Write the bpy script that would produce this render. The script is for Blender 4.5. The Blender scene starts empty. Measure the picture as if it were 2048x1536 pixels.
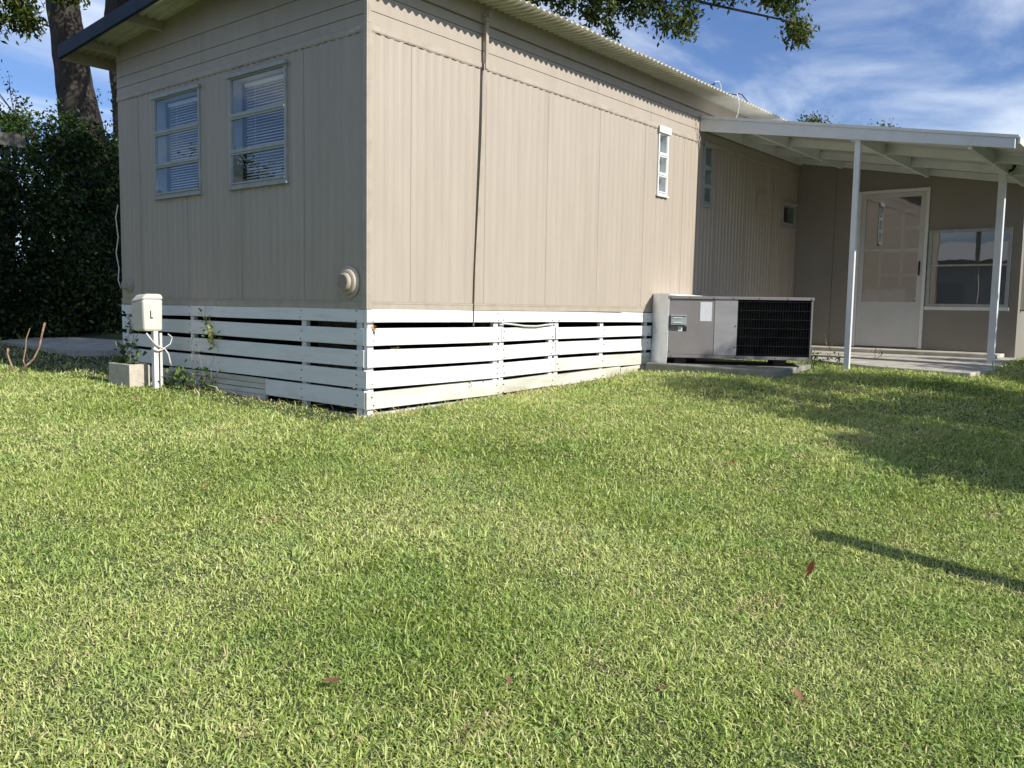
import bpy, math, random
import numpy as np
from mathutils import Vector, Matrix

# ------------------------------------------------------------------ camera, sky, sun, exposure
scn = bpy.context.scene
C = scn.collection
cam_d = bpy.data.cameras.new('camera')
cam = bpy.data.objects.new('camera', cam_d)
C.objects.link(cam)
scn.camera = cam
CP = Vector((-4.1216, -4.7559, 0.7916))
yaw, pitch, roll, fpx = 0.68721, -0.09158, 0.016675, 1702.6
fw = Vector((math.cos(pitch) * math.cos(yaw), math.cos(pitch) * math.sin(yaw), math.sin(pitch)))
rt = fw.cross(Vector((0, 0, 1))).normalized()
up = rt.cross(fw)
r2 = rt * math.cos(roll) + up * math.sin(roll)
u2 = -rt * math.sin(roll) + up * math.cos(roll)
m4 = Matrix((r2, u2, -fw)).transposed().to_4x4()
m4.translation = CP
cam.matrix_world = m4
cam_d.sensor_fit = 'HORIZONTAL'
cam_d.sensor_width = 36.0
cam_d.lens = 36.0 * fpx / 2048.0
cam_d.clip_start = 0.05
cam_d.clip_end = 2000

EL = 33.3
world = bpy.data.worlds.new('World')
scn.world = world
world.use_nodes = True
wn, wl = world.node_tree.nodes, world.node_tree.links
wn.clear()
wo = wn.new('ShaderNodeOutputWorld')
bg = wn.new('ShaderNodeBackground')
bg.inputs['Strength'].default_value = 0.07
sky = wn.new('ShaderNodeTexSky')
sky.sky_type = 'NISHITA'
sky.sun_disc = False
sky.sun_elevation = math.radians(EL)
sky.sun_rotation = math.radians(180)
sky.air_density = 1.0
sky.dust_density = 0.6
sky.ozone_density = 2.5


def wmath(op, a, b=None, clamp=False):
    n = wn.new('ShaderNodeMath')
    n.operation = op
    n.use_clamp = clamp
    for i, v in enumerate((a, b)):
        if v is None:
            continue
        if isinstance(v, (int, float)):
            n.inputs[i].default_value = v
        else:
            wl.new(v, n.inputs[i])
    return n.outputs[0]


tc = wn.new('ShaderNodeTexCoord')
sep = wn.new('ShaderNodeSeparateXYZ')
wl.new(tc.outputs['Generated'], sep.inputs[0])
zz = wmath('MAXIMUM', wmath('ADD', sep.outputs[2], 0.12), 0.05)
cx = wmath('DIVIDE', sep.outputs[0], zz)
cy = wmath('DIVIDE', sep.outputs[1], zz)
cmb = wn.new('ShaderNodeCombineXYZ')
wl.new(cx, cmb.inputs[0])
wl.new(cy, cmb.inputs[1])
mp = wn.new('ShaderNodeMapping')
mp.inputs['Rotation'].default_value = (0, 0, math.radians(-35))
mp.inputs['Scale'].default_value = (0.55, 1.25, 1)
mp.inputs['Location'].default_value = (0.6, 0.25, 0)
wl.new(cmb.outputs[0], mp.inputs[0])
n1 = wn.new('ShaderNodeTexNoise')
n1.inputs['Scale'].default_value = 1.1
n1.inputs['Detail'].default_value = 9
n1.inputs['Roughness'].default_value = 0.56
n1.inputs['Distortion'].default_value = 0.7
wl.new(mp.outputs[0], n1.inputs['Vector'])
mr = wn.new('ShaderNodeMapRange')
mr.interpolation_type = 'SMOOTHSTEP'
mr.inputs['From Min'].default_value = 0.39
mr.inputs['From Max'].default_value = 0.70
mr.inputs['To Max'].default_value = 0.92
wl.new(n1.outputs['Fac'], mr.inputs['Value'])
mx = wn.new('ShaderNodeMixRGB')
wl.new(mr.outputs[0], mx.inputs[0])
gam = wn.new('ShaderNodeMixRGB')
gam.blend_type = 'MULTIPLY'
gam.inputs[0].default_value = 1
gam.inputs[2].default_value = (1.02, 1.17, 1.55, 1)
wl.new(sky.outputs[0], gam.inputs[1])
wl.new(gam.outputs[0], mx.inputs[1])
mx.inputs[2].default_value = (9.6, 10.8, 12.6, 1)
wl.new(mx.outputs[0], bg.inputs[0])
wl.new(bg.outputs[0], wo.inputs[0])

sun_d = bpy.data.lights.new('sun', 'SUN')
sun_d.energy = 4.75
sun_d.angle = math.radians(0.53)
sun_d.color = (1.0, 0.95, 0.87)
sun = bpy.data.objects.new('sun', sun_d)
C.objects.link(sun)
sdir = Vector((-0.010, math.cos(math.radians(EL)), -math.sin(math.radians(EL)))).normalized()
sun.rotation_euler = sdir.to_track_quat('-Z', 'Y').to_euler()
sun.location = (0, -20, 15)

scn.view_settings.view_transform = 'Standard'
scn.view_settings.look = 'None'
scn.view_settings.exposure = 0.33
scn.view_settings.gamma = 1.0
scn.view_settings.use_curve_mapping = False
scn.render.engine = 'CYCLES'
scn.cycles.max_bounces = 8
scn.cycles.transparent_max_bounces = 24

random.seed(7)
RNG = np.random.default_rng(11)

# ------------------------------------------------------------------ materials


def newmat(name):
    m = bpy.data.materials.new(name)
    m.use_nodes = True
    n, l = m.node_tree.nodes, m.node_tree.links
    n.clear()
    return m, n, l


def mat(name, col, rough=0.6, var=0.12, scale=6, col2=None, bump=0.0, bscale=60, metal=0.0, spec=0.4,
        stretch=(1, 1, 1), dirt=None, dscale=3.0, dlo=0.55, dhi=0.75, damt=0.6):
    m, n, l = newmat(name)
    o = n.new('ShaderNodeOutputMaterial')
    b = n.new('ShaderNodeBsdfPrincipled')
    b.inputs['Roughness'].default_value = rough
    b.inputs['Metallic'].default_value = metal
    b.inputs['Specular IOR Level'].default_value = spec
    l.new(b.outputs[0], o.inputs[0])
    g = n.new('ShaderNodeNewGeometry')
    mp = n.new('ShaderNodeMapping')
    mp.inputs['Scale'].default_value = stretch
    l.new(g.outputs['Position'], mp.inputs[0])
    t = n.new('ShaderNodeTexNoise')
    t.inputs['Scale'].default_value = scale
    t.inputs['Detail'].default_value = 6
    t.inputs['Roughness'].default_value = 0.6
    l.new(mp.outputs[0], t.inputs['Vector'])
    c2 = col2 or tuple(max(0, c * (1 - 2 * var)) for c in col)
    c1 = tuple(min(1, c * (1 + (var if not col2 else 0))) for c in col)
    r = n.new('ShaderNodeValToRGB')
    r.color_ramp.elements[0].position = 0.3
    r.color_ramp.elements[1].position = 0.7
    r.color_ramp.elements[0].color = (*c2, 1)
    r.color_ramp.elements[1].color = (*c1, 1)
    l.new(t.outputs['Fac'], r.inputs[0])
    out = r.outputs[0]
    if dirt:
        t2 = n.new('ShaderNodeTexNoise')
        t2.inputs['Scale'].default_value = dscale
        t2.inputs['Detail'].default_value = 8
        t2.inputs['Roughness'].default_value = 0.7
        l.new(mp.outputs[0], t2.inputs['Vector'])
        q = n.new('ShaderNodeMapRange')
        q.inputs['From Min'].default_value = dlo
        q.inputs['From Max'].default_value = dhi
        q.inputs['To Max'].default_value = damt
        l.new(t2.outputs['Fac'], q.inputs['Value'])
        x = n.new('ShaderNodeMixRGB')
        l.new(q.outputs[0], x.inputs[0])
        l.new(out, x.inputs[1])
        x.inputs[2].default_value = (*dirt, 1)
        out = x.outputs[0]
    l.new(out, b.inputs['Base Color'])
    if bump:
        t3 = n.new('ShaderNodeTexNoise')
        t3.inputs['Scale'].default_value = bscale
        t3.inputs['Detail'].default_value = 5
        l.new(mp.outputs[0], t3.inputs['Vector'])
        bp = n.new('ShaderNodeBump')
        bp.inputs['Strength'].default_value = bump
        bp.inputs['Distance'].default_value = 0.01
        l.new(t3.outputs['Fac'], bp.inputs['Height'])
        l.new(bp.outputs[0], b.inputs['Normal'])
    return m


def leafmat(name, cols, trans=0.35, rough=0.5, nscale=0.7, spec=0.3, patch=None, pscale=1.3):
    """per-leaf tint attribute picks from a ramp, a world noise shifts it"""
    m, n, l = newmat(name)
    o = n.new('ShaderNodeOutputMaterial')
    a = n.new('ShaderNodeAttribute')
    a.attribute_name = 'tint'
    g = n.new('ShaderNodeNewGeometry')
    t = n.new('ShaderNodeTexNoise')
    t.inputs['Scale'].default_value = nscale
    t.inputs['Detail'].default_value = 5
    l.new(g.outputs['Position'], t.inputs['Vector'])
    ma = n.new('ShaderNodeMath')
    ma.operation = 'MULTIPLY_ADD'
    l.new(t.outputs['Fac'], ma.inputs[0])
    ma.inputs[1].default_value = 0.7
    ma.inputs[2].default_value = -0.35
    mb = n.new('ShaderNodeMath')
    mb.operation = 'ADD'
    mb.use_clamp = True
    l.new(ma.outputs[0], mb.inputs[0])
    l.new(a.outputs['Fac'], mb.inputs[1])
    r = n.new('ShaderNodeValToRGB')
    els = r.color_ramp.elements
    for i, (p, c) in enumerate(cols):
        e = els[i] if i < 2 else els.new(p)
        e.position = p
        e.color = (*c, 1)
    l.new(mb.outputs[0], r.inputs[0])
    out = r.outputs[0]
    if patch:
        t2 = n.new('ShaderNodeTexNoise')
        t2.inputs['Scale'].default_value = pscale
        t2.inputs['Detail'].default_value = 4
        l.new(g.outputs['Position'], t2.inputs['Vector'])
        q = n.new('ShaderNodeMapRange')
        q.inputs['From Min'].default_value = 0.52
        q.inputs['From Max'].default_value = 0.68
        q.inputs['To Max'].default_value = 0.42
        l.new(t2.outputs['Fac'], q.inputs['Value'])
        x = n.new('ShaderNodeMixRGB')
        l.new(q.outputs[0], x.inputs[0])
        l.new(out, x.inputs[1])
        x.inputs[2].default_value = (*patch, 1)
        out = x.outputs[0]
    b = n.new('ShaderNodeBsdfPrincipled')
    b.inputs['Roughness'].default_value = rough
    b.inputs['Specular IOR Level'].default_value = spec
    l.new(out, b.inputs['Base Color'])
    tr = n.new('ShaderNodeBsdfTranslucent')
    l.new(out, tr.inputs[0])
    ms = n.new('ShaderNodeMixShader')
    ms.inputs[0].default_value = trans
    l.new(b.outputs[0], ms.inputs[1])
    l.new(tr.outputs[0], ms.inputs[2])
    l.new(ms.outputs[0], o.inputs[0])
    return m


def glassmat(name, ior=1.6, tint=(0.85, 0.9, 0.9), rough=0.0, grey_mix=0.0):
    m, n, l = newmat(name)
    o = n.new('ShaderNodeOutputMaterial')
    g0 = n.new('ShaderNodeNewGeometry')
    dt = n.new('ShaderNodeVectorMath')
    dt.operation = 'DOT_PRODUCT'
    l.new(g0.outputs['Incoming'], dt.inputs[0])
    l.new(g0.outputs['Normal'], dt.inputs[1])

    def mm(op, a, b=0.0):
        q = n.new('ShaderNodeMath')
        q.operation = op
        for i, v in enumerate((a, b)):
            if isinstance(v, (int, float)):
                q.inputs[i].default_value = v
            else:
                l.new(v, q.inputs[i])
        return q.outputs[0]
    F0 = ((ior - 1) / (ior + 1)) ** 2 * 1.7
    fac = mm('ADD', mm('MULTIPLY', mm('POWER', mm('SUBTRACT', 1.0, mm('ABSOLUTE', dt.outputs['Value'])), 5.0), 1 - F0), F0)
    t = n.new('ShaderNodeBsdfTransparent')
    t.inputs[0].default_value = (*tint, 1)
    gl = n.new('ShaderNodeBsdfGlossy')
    gl.inputs['Roughness'].default_value = rough
    gl.inputs['Color'].default_value = (1, 1, 1, 1)
    ms = n.new('ShaderNodeMixShader')
    l.new(fac, ms.inputs[0])
    l.new(t.outputs[0], ms.inputs[1])
    l.new(gl.outputs[0], ms.inputs[2])
    out = ms.outputs[0]
    g = n.new('ShaderNodeNewGeometry')
    nz = n.new('ShaderNodeTexNoise')
    nz.inputs['Scale'].default_value = 2.2
    l.new(g.outputs['Position'], nz.inputs['Vector'])
    bp = n.new('ShaderNodeBump')
    bp.inputs['Strength'].default_value = 0.05
    bp.inputs['Distance'].default_value = 0.02
    l.new(nz.outputs['Fac'], bp.inputs['Height'])
    l.new(bp.outputs[0], gl.inputs['Normal'])
    if grey_mix:  # grey diffuse imitates the pale look of reflections in the porch panes
        d = n.new('ShaderNodeBsdfDiffuse')
        d.inputs[0].default_value = (0.5, 0.5, 0.48, 1)
        m2 = n.new('ShaderNodeMixShader')
        m2.inputs[0].default_value = grey_mix
        l.new(out, m2.inputs[1])
        l.new(d.outputs[0], m2.inputs[2])
        out = m2.outputs[0]
    l.new(out, o.inputs[0])
    return m


BEIGE = (0.402, 0.350, 0.288)
M = {}
M['siding'] = mat('beige_siding_paint', BEIGE, 0.5, 0.035, 9, bump=0.0, bscale=35, spec=0.3,
                  dirt=(0.30, 0.255, 0.20), dscale=3.0, dlo=0.50, dhi=0.85, damt=0.5, stretch=(1, 1, 0.12))
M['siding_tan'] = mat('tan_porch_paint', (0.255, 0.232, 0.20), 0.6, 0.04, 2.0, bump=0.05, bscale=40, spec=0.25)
M['trim'] = mat('beige_trim_paint', (0.41, 0.36, 0.29), 0.5, 0.08, 9, bump=0.15, bscale=30,
                dirt=(0.24, 0.2, 0.14), dscale=9, dlo=0.6, dhi=0.75, damt=0.6)
M['white'] = mat('white_board_paint', (0.76, 0.765, 0.76), 0.5, 0.03, 8, bump=0.12, bscale=50, stretch=(0.4, 0.4, 3),
                 dirt=(0.42, 0.42, 0.33), dscale=4.5, dlo=0.52, dhi=0.78, damt=0.55)
M['white_dirty'] = mat('white_board_paint_soiled', (0.68, 0.67, 0.62), 0.6, 0.06, 8, bump=0.2, bscale=50,
                       stretch=(0.4, 0.4, 2), dirt=(0.30, 0.29, 0.18), dscale=2.4, dlo=0.42, dhi=0.7, damt=0.65)
M['porch_white'] = mat('white_porch_paint', (0.68, 0.70, 0.70), 0.45, 0.04, 5, bump=0.05,
                       dirt=(0.42, 0.42, 0.38), dscale=4, dlo=0.55, dhi=0.8, damt=0.5)
M['frame'] = mat('aluminium_frame', (0.36, 0.38, 0.36), 0.5, 0.08, 14, metal=0.1,
                 dirt=(0.28, 0.29, 0.25), dscale=8, dlo=0.5, dhi=0.8, damt=0.5)
M['frame_white'] = mat('white_frame_paint', (0.72, 0.73, 0.72), 0.5, 0.05, 10)
M['roof'] = mat('corrugated_roof_metal', (0.50, 0.48, 0.40), 0.5, 0.08, 5, bump=0.05, metal=0.0,
                dirt=(0.30, 0.27, 0.19), dscale=3, dlo=0.5, dhi=0.75, damt=0.6)
M['roof_patch'] = mat('beige_roof_underside', (0.44, 0.42, 0.30), 0.6, 0.1, 4)
M['blue'] = mat('dark_blue_fascia_paint', (0.014, 0.028, 0.055), 0.6, 0.15, 7, spec=0.2,
                dirt=(0.03, 0.055, 0.07), dscale=5, dlo=0.5, dhi=0.8, damt=0.6)
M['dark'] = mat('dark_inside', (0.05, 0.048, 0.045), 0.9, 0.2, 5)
M['room'] = mat('room_paint', (0.20, 0.20, 0.195), 0.8, 0.05, 3)
M['room_dark'] = mat('dim_room_paint', (0.12, 0.115, 0.11), 0.8, 0.1, 3)
M['blind'] = mat('white_blind_slat', (0.84, 0.85, 0.86), 0.45, 0.03, 10)
M['glass'] = glassmat('window_glass', 1.62, (0.9, 0.93, 0.93))
M['glass_porch'] = glassmat('porch_window_glass', 1.75, (0.8, 0.82, 0.82), grey_mix=0.06)
M['screen'] = glassmat('insect_screen', 1.2, (0.45, 0.46, 0.46), grey_mix=0.02)
M['ac'] = mat('taupe_metal_cabinet', (0.24, 0.22, 0.215), 0.5, 0.05, 4, metal=0.1,
              dirt=(0.20, 0.19, 0.17), dscale=5, dlo=0.5, dhi=0.8, damt=0.5)
M['ac_light'] = mat('grey_metal_cabinet_panel', (0.36, 0.345, 0.345), 0.4, 0.09, 3, metal=0.2, stretch=(1, 1, 2.5))
M['ac_box'] = mat('grey_switch_box', (0.32, 0.35, 0.35), 0.5, 0.05, 6)
M['ac_label'] = mat('faded_white_label', (0.62, 0.64, 0.67), 0.5, 0.03, 25)
M['black'] = mat('black_plastic', (0.015, 0.015, 0.015), 0.5, 0.1, 9)
M['coil'] = mat('dusty_black_coil', (0.011, 0.012, 0.012), 0.8, 0.3, 30, bump=0.4, bscale=90, stretch=(1, 1, 0.25),
                dirt=(0.09, 0.11, 0.11), dscale=14, dlo=0.62, dhi=0.8, damt=0.5)
M['wire'] = mat('black_wire_grille', (0.009, 0.009, 0.009), 0.5, 0.3, 9)
M['concrete'] = mat('weathered_concrete', (0.52, 0.49, 0.42), 0.9, 0.15, 5, bump=0.4, bscale=70,
                    dirt=(0.20, 0.19, 0.15), dscale=4, dlo=0.5, dhi=0.75, damt=0.7)
M['pad'] = mat('grey_green_pad_concrete', (0.27, 0.27, 0.235), 0.9, 0.15, 6, bump=0.4, bscale=60,
               dirt=(0.13, 0.15, 0.09), dscale=5, dlo=0.45, dhi=0.7, damt=0.7)
M['galv'] = mat('white_sheet_metal', (0.86, 0.87, 0.88), 0.35, 0.04, 8, bump=0.3, bscale=9,
                dirt=(0.66, 0.66, 0.64), dscale=6, dlo=0.55, dhi=0.8, damt=0.5)
M['cream'] = mat('cream_plastic_housing', (0.66, 0.62, 0.54), 0.5, 0.04, 8)
M['cable'] = mat('white_cable', (0.62, 0.60, 0.55), 0.5, 0.08, 20)
M['soil'] = mat('brown_soil', (0.10, 0.075, 0.045), 0.95, 0.3, 12, bump=0.6, bscale=40)
M['bark'] = mat('ridged_bark', (0.085, 0.07, 0.056), 0.95, 0.3, 14, col2=(0.03, 0.024, 0.02), bump=1.0, bscale=22,
                stretch=(1.6, 1.6, 0.2), dirt=(0.13, 0.115, 0.095), dscale=9, dlo=0.55, dhi=0.8, damt=0.5)
M['twig'] = mat('red_brown_twig', (0.30, 0.19, 0.12), 0.8, 0.2, 30, dirt=(0.45, 0.40, 0.30), dscale=12, dlo=0.5, dhi=0.6, damt=0.8)
M['rock'] = mat('pink_stone', (0.48, 0.38, 0.31), 0.9, 0.2, 25, bump=0.6)
M['steel'] = mat('galvanised_post', (0.45, 0.46, 0.46), 0.45, 0.1, 9, metal=0.5)
M['neigh'] = mat('pale_neighbour_siding', (0.62, 0.63, 0.62), 0.6, 0.04, 3)
M['weathered'] = mat('weathered_grey_wood', (0.13, 0.12, 0.105), 0.9, 0.2, 8, bump=0.4, stretch=(1, 1, 3))
M['leaf_red'] = leafmat('fallen_red_leaf', [(0.0, (0.38, 0.10, 0.05)), (1.0, (0.60, 0.16, 0.07))], 0.2)
M['leaf_brown'] = leafmat('fallen_brown_leaf', [(0.0, (0.20, 0.09, 0.055)), (1.0, (0.30, 0.15, 0.09))], 0.2)
M['leaf_orange'] = leafmat('orange_dry_leaf', [(0.0, (0.5, 0.22, 0.05)), (1.0, (0.6, 0.33, 0.1))], 0.3)
M['grass'] = leafmat('lawn_grass_blade', [(0.0, (0.11, 0.18, 0.025)), (0.3, (0.27, 0.38, 0.065)), (0.55, (0.49, 0.58, 0.17)),
                                          (0.85, (0.74, 0.77, 0.34)), (1.0, (0.70, 0.58, 0.32))], 0.34, 0.55, 0.9, 0.22,
                     patch=(0.33, 0.50, 0.14), pscale=2.6)
M['clover'] = leafmat('clover_leaf', [(0.0, (0.11, 0.20, 0.045)), (0.5, (0.22, 0.36, 0.09)), (1.0, (0.36, 0.50, 0.16))], 0.3, 0.5)
M['litter'] = leafmat('dry_leaf_bits', [(0.0, (0.16, 0.09, 0.05)), (0.5, (0.34, 0.22, 0.12)), (1.0, (0.50, 0.38, 0.24))], 0.15, 0.7)
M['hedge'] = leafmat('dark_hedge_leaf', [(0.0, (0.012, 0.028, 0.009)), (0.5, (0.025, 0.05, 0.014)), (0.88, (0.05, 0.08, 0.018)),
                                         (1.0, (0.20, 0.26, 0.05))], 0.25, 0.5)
M['oak'] = leafmat('canopy_leaf', [(0.0, (0.03, 0.055, 0.012)), (0.5, (0.07, 0.105, 0.018)), (0.85, (0.13, 0.16, 0.03)),
                                   (1.0, (0.19, 0.19, 0.06))], 0.35, 0.45)
M['vine'] = leafmat('vine_leaf', [(0.0, (0.03, 0.07, 0.02)), (0.6, (0.06, 0.13, 0.03)), (1.0, (0.2, 0.26, 0.06))], 0.35, 0.45)
M['vine_yellow'] = leafmat('yellow_vine_leaf', [(0.0, (0.2, 0.28, 0.05)), (0.6, (0.36, 0.42, 0.1)), (1.0, (0.5, 0.5, 0.14))], 0.35, 0.45)

# ------------------------------------------------------------------ mesh helpers


class MB:
    def __init__(s):
        s.v, s.f = [], []

    def quad(s, a, b, c, d):
        i = len(s.v)
        s.v += [tuple(a), tuple(b), tuple(c), tuple(d)]
        s.f.append((i, i + 1, i + 2, i + 3))

    def poly(s, pts):
        i = len(s.v)
        s.v += [tuple(p) for p in pts]
        s.f.append(tuple(range(i, i + len(pts))))

    def hexa(s, p):
        """8 points: bottom 4, top 4"""
        i = len(s.v)
        s.v += [tuple(q) for q in p]
        for f in ((3, 2, 1, 0), (4, 5, 6, 7), (0, 1, 5, 4), (1, 2, 6, 5), (2, 3, 7, 6), (3, 0, 4, 7)):
            s.f.append(tuple(i + k for k in f))

    def box(s, x0, x1, y0, y1, z0, z1):
        s.hexa([(x0, y0, z0), (x1, y0, z0), (x1, y1, z0), (x0, y1, z0), (x0, y0, z1), (x1, y0, z1), (x1, y1, z1), (x0, y1, z1)])

    def tube(s, pts, rad, n=6, cap=True):
        pts = [Vector(p) for p in pts]
        if isinstance(rad, (int, float)):
            rad = [rad] * len(pts)
        base = len(s.v)
        prev = None
        for k, p in enumerate(pts):
            d = (pts[min(k + 1, len(pts) - 1)] - pts[max(k - 1, 0)]).normalized()
            if prev is None:
                ref = Vector((0, 0, 1)) if abs(d.z) < 0.9 else Vector((1, 0, 0))
                a = d.cross(ref).normalized()
            else:
                a = (prev - d * prev.dot(d)).normalized()
            prev = a
            b = d.cross(a)
            for j in range(n):
                t = 2 * math.pi * j / n
                s.v.append(tuple(p + (a * math.cos(t) + b * math.sin(t)) * rad[k]))
        for k in range(len(pts) - 1):
            for j in range(n):
                q = base + k * n
                s.f.append((q + j, q + (j + 1) % n, q + n + (j + 1) % n, q + n + j))
        if cap:
            s.f.append(tuple(base + j for j in reversed(range(n))))
            s.f.append(tuple(base + (len(pts) - 1) * n + j for j in range(n)))

    def build(s, name, m, parent=None, smooth=False, bevel=0.0):
        me = bpy.data.meshes.new(name)
        me.from_pydata(s.v, [], s.f)
        me.materials.append(m)
        if smooth:
            me.polygons.foreach_set('use_smooth', [True] * len(me.polygons))
        me.update()
        o = bpy.data.objects.new(name, me)
        C.objects.link(o)
        if parent is not None:
            o.parent = parent
            o.matrix_parent_inverse = parent.matrix_world.inverted() if False else Matrix.Translation(-ORG.get(parent.name, Vector())).copy()
        if bevel:
            b = o.modifiers.new('bevel', 'BEVEL')
            b.width = bevel
            b.segments = 2
            b.limit_method = 'ANGLE'
        return o


ORG = {}   # world location of every parent (parts are modelled in world space)


def tag(o, label=None, cat=None, group=None, kind=None):
    for k, v in (('label', label), ('category', cat), ('group', group), ('kind', kind)):
        if v:
            o[k] = v
    return o


def thing(name, loc, label, cat, group=None):
    o = bpy.data.objects.new(name, None)
    o.empty_display_size = 0.1
    C.objects.link(o)
    o.location = loc
    ORG[o.name] = Vector(loc)
    return tag(o, label, cat, group)


def part(name, mb, m, parent, smooth=False, bevel=0.0, label=None):
    o = mb.build(name, m, parent, smooth, bevel)
    if label:
        o['label'] = label
    return o


def sub_of(o, base):
    """a part that will carry sub-parts: its own origin is the thing's base"""
    ORG[o.name] = Vector((0, 0, 0))
    return o


def subpart(name, mb, m, parent_part, smooth=False, bevel=0.0):
    # the parent part is a mesh in world coordinates with world matrix = identity
    me_o = mb.build(name, m, None, smooth, bevel)
    me_o.parent = parent_part
    return me_o


def npmesh(name, V, F, m, parent=None, tint=None, smooth=False):
    """V (n,3), F (k,m) same-size polygons"""
    me = bpy.data.meshes.new(name)
    V = np.asarray(V, dtype=np.float32)
    F = np.asarray(F, dtype=np.int32)
    k = F.shape[1]
    me.vertices.add(len(V))
    me.vertices.foreach_set('co', V.ravel())
    me.loops.add(F.size)
    me.loops.foreach_set('vertex_index', F.ravel())
    me.polygons.add(len(F))
    me.polygons.foreach_set('loop_start', np.arange(0, F.size, k, dtype=np.int32))
    if smooth:
        me.polygons.foreach_set('use_smooth', np.ones(len(F), dtype=bool))
    me.update(calc_edges=True)
    if tint is not None:
        a = me.attributes.new('tint', 'FLOAT', 'POINT')
        a.data.foreach_set('value', np.asarray(tint, dtype=np.float32))
    me.materials.append(m)
    o = bpy.data.objects.new(name, me)
    C.objects.link(o)
    if parent is not None:
        o.parent = parent
        o.matrix_parent_inverse = Matrix.Translation(-ORG.get(parent.name, Vector()))
    return o


def leaves(name, P, size, m, parent=None, up_bias=0.3, aspect=0.45, droop=0.3, rng=RNG, tint=None):
    """P (n,3) leaf base points -> folded pointed leaves, 2 triangles each half"""
    n = len(P)
    d = rng.normal(size=(n, 3))
    d[:, 2] -= droop
    d /= np.linalg.norm(d, axis=1)[:, None]
    nr = rng.normal(size=(n, 3))
    nr[:, 2] += up_bias * 3
    s = np.cross(d, nr)
    s /= np.linalg.norm(s, axis=1)[:, None] + 1e-9
    nn = np.cross(s, d)
    L = (size * rng.uniform(0.6, 1.3, n))[:, None]
    W = L * aspect * 0.5
    b = P
    t = P + d * L
    mid = P + d * L * 0.45
    lft = mid + s * W + nn * W * 0.35
    rgt = mid - s * W + nn * W * 0.35
    V = np.stack([b, rgt, t, lft], axis=1).reshape(-1, 3)
    i = np.arange(n)[:, None] * 4
    F = np.concatenate([i + np.array([[0, 1, 2]]), i + np.array([[0, 2, 3]])], axis=0)
    tt = np.repeat(rng.uniform(0, 1, n) if tint is None else tint, 4)
    return npmesh(name, V, F, m, parent, tt)


def blob_pts(n, c, r, rng=RNG, nclump=40, clump=0.22, shell=0.55):
    """points gathered in clumps inside an ellipsoid"""
    u = rng.normal(size=(nclump, 3))
    u /= np.linalg.norm(u, axis=1)[:, None]
    rad = rng.uniform(shell, 1, nclump)[:, None] ** 0.6
    cc = np.array(c) + u * rad * np.array(r)
    k = rng.integers(0, nclump, n)
    return cc[k] + rng.normal(size=(n, 3)) * clump * rng.uniform(0.5, 1.2, nclump)[k][:, None]


# ------------------------------------------------------------------ terrain


def gz(X, Y):
    X = np.asarray(X, float)
    Y = np.asarray(Y, float)
    zh = np.interp(X, [-30, -8, -4, 0, 2.3, 4, 5, 6.2, 9, 40], [-.5, -.25, -.13, -.035, .03, .10, .18, .215, .235, .3])
    w = -Y - .45 * np.clip(X, 0, None) - .2
    zf = np.minimum(.075 * np.log1p(np.exp(np.clip(w * 2.5, -30, 30))) / 2.5, .9)
    yb = np.interp(Y, [0, 1.2, 2.6, 3.66, 8, 60], [0, .02, .055, .055, .13, .3])
    bump = .045 * np.exp(-((X - 3.9) ** 2 + (Y + 1.0) ** 2) / .7)
    und = .012 * np.sin(X * 1.9 + 1.3 * np.sin(Y * 1.1)) * np.sin(Y * 1.6 + .7 * np.cos(X * 1.3)) * np.clip((-Y - .4) / 1.0, 0, 1)
    return zh - zf + yb + bump + und


def g1(x, y):
    return float(gz(x, y))


xs = np.concatenate([np.linspace(-400, -30, 12)[:-1], np.arange(-30, -9, 1.0), np.arange(-9, 12, 0.2), np.arange(12, 40, 1.0), np.linspace(40, 500, 12)])
ys = np.concatenate([np.linspace(-400, -30, 12)[:-1], np.arange(-30, -9, 1.0), np.arange(-9, 14, 0.2), np.arange(14, 40, 1.0), np.linspace(40, 500, 12)])
GX, GY = np.meshgrid(xs, ys)
GZ = gz(GX, GY)
V = np.stack([GX, GY, GZ], -1).reshape(-1, 3)
nx, ny = len(xs), len(ys)
ii = (np.arange(ny - 1)[:, None] * nx + np.arange(nx - 1)[None]).ravel()
F = np.stack([ii, ii + 1, ii + nx + 1, ii + nx], 1)
M['ground'] = mat('turf_soil', (0.07, 0.09, 0.03), 0.95, 0.3, 25, col2=(0.03, 0.04, 0.015), bump=0.8, bscale=60,
                  dirt=(0.16, 0.12, 0.07), dscale=2.2, dlo=0.55, dhi=0.7, damt=0.6)
ground = npmesh('ground', V, F, M['ground'], smooth=True)
ground['kind'] = 'structure'


def slab(name, pts, top, thick, m, kind='structure', bevel=0.01):
    """polygonal slab; top may be a list"""
    tops = top if isinstance(top, (list, tuple)) else [top] * len(pts)
    mb = MB()
    n = len(pts)
    mb.v = [(p[0], p[1], t - thick) for p, t in zip(pts, tops)] + [(p[0], p[1], t) for p, t in zip(pts, tops)]
    mb.f = [tuple(reversed(range(n))), tuple(range(n, 2 * n))] + [(k, (k + 1) % n, n + (k + 1) % n, n + k) for k in range(n)]
    o = mb.build(name, m, None, bevel=bevel)
    o['kind'] = kind
    return o


patio_pts = [(8.06, -0.02), (5.75, -0.02), (5.62, -1.2), (5.35, -1.9), (5.25, -2.93), (6.1, -3.0), (8.06, -2.95)]
slab('patio_slab', patio_pts, [.25, .245, .235, .22, .205, .215, .25], .25, M['concrete'])
path_pts = [(0.55, 6.1), (1.25, 5.6), (2.4, 5.2), (6.5, 5.0), (7.0, 12.8), (3.6, 12.3), (0.7, 8.9)]
slab('path', path_pts, .16, .25, M['concrete'])

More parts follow.
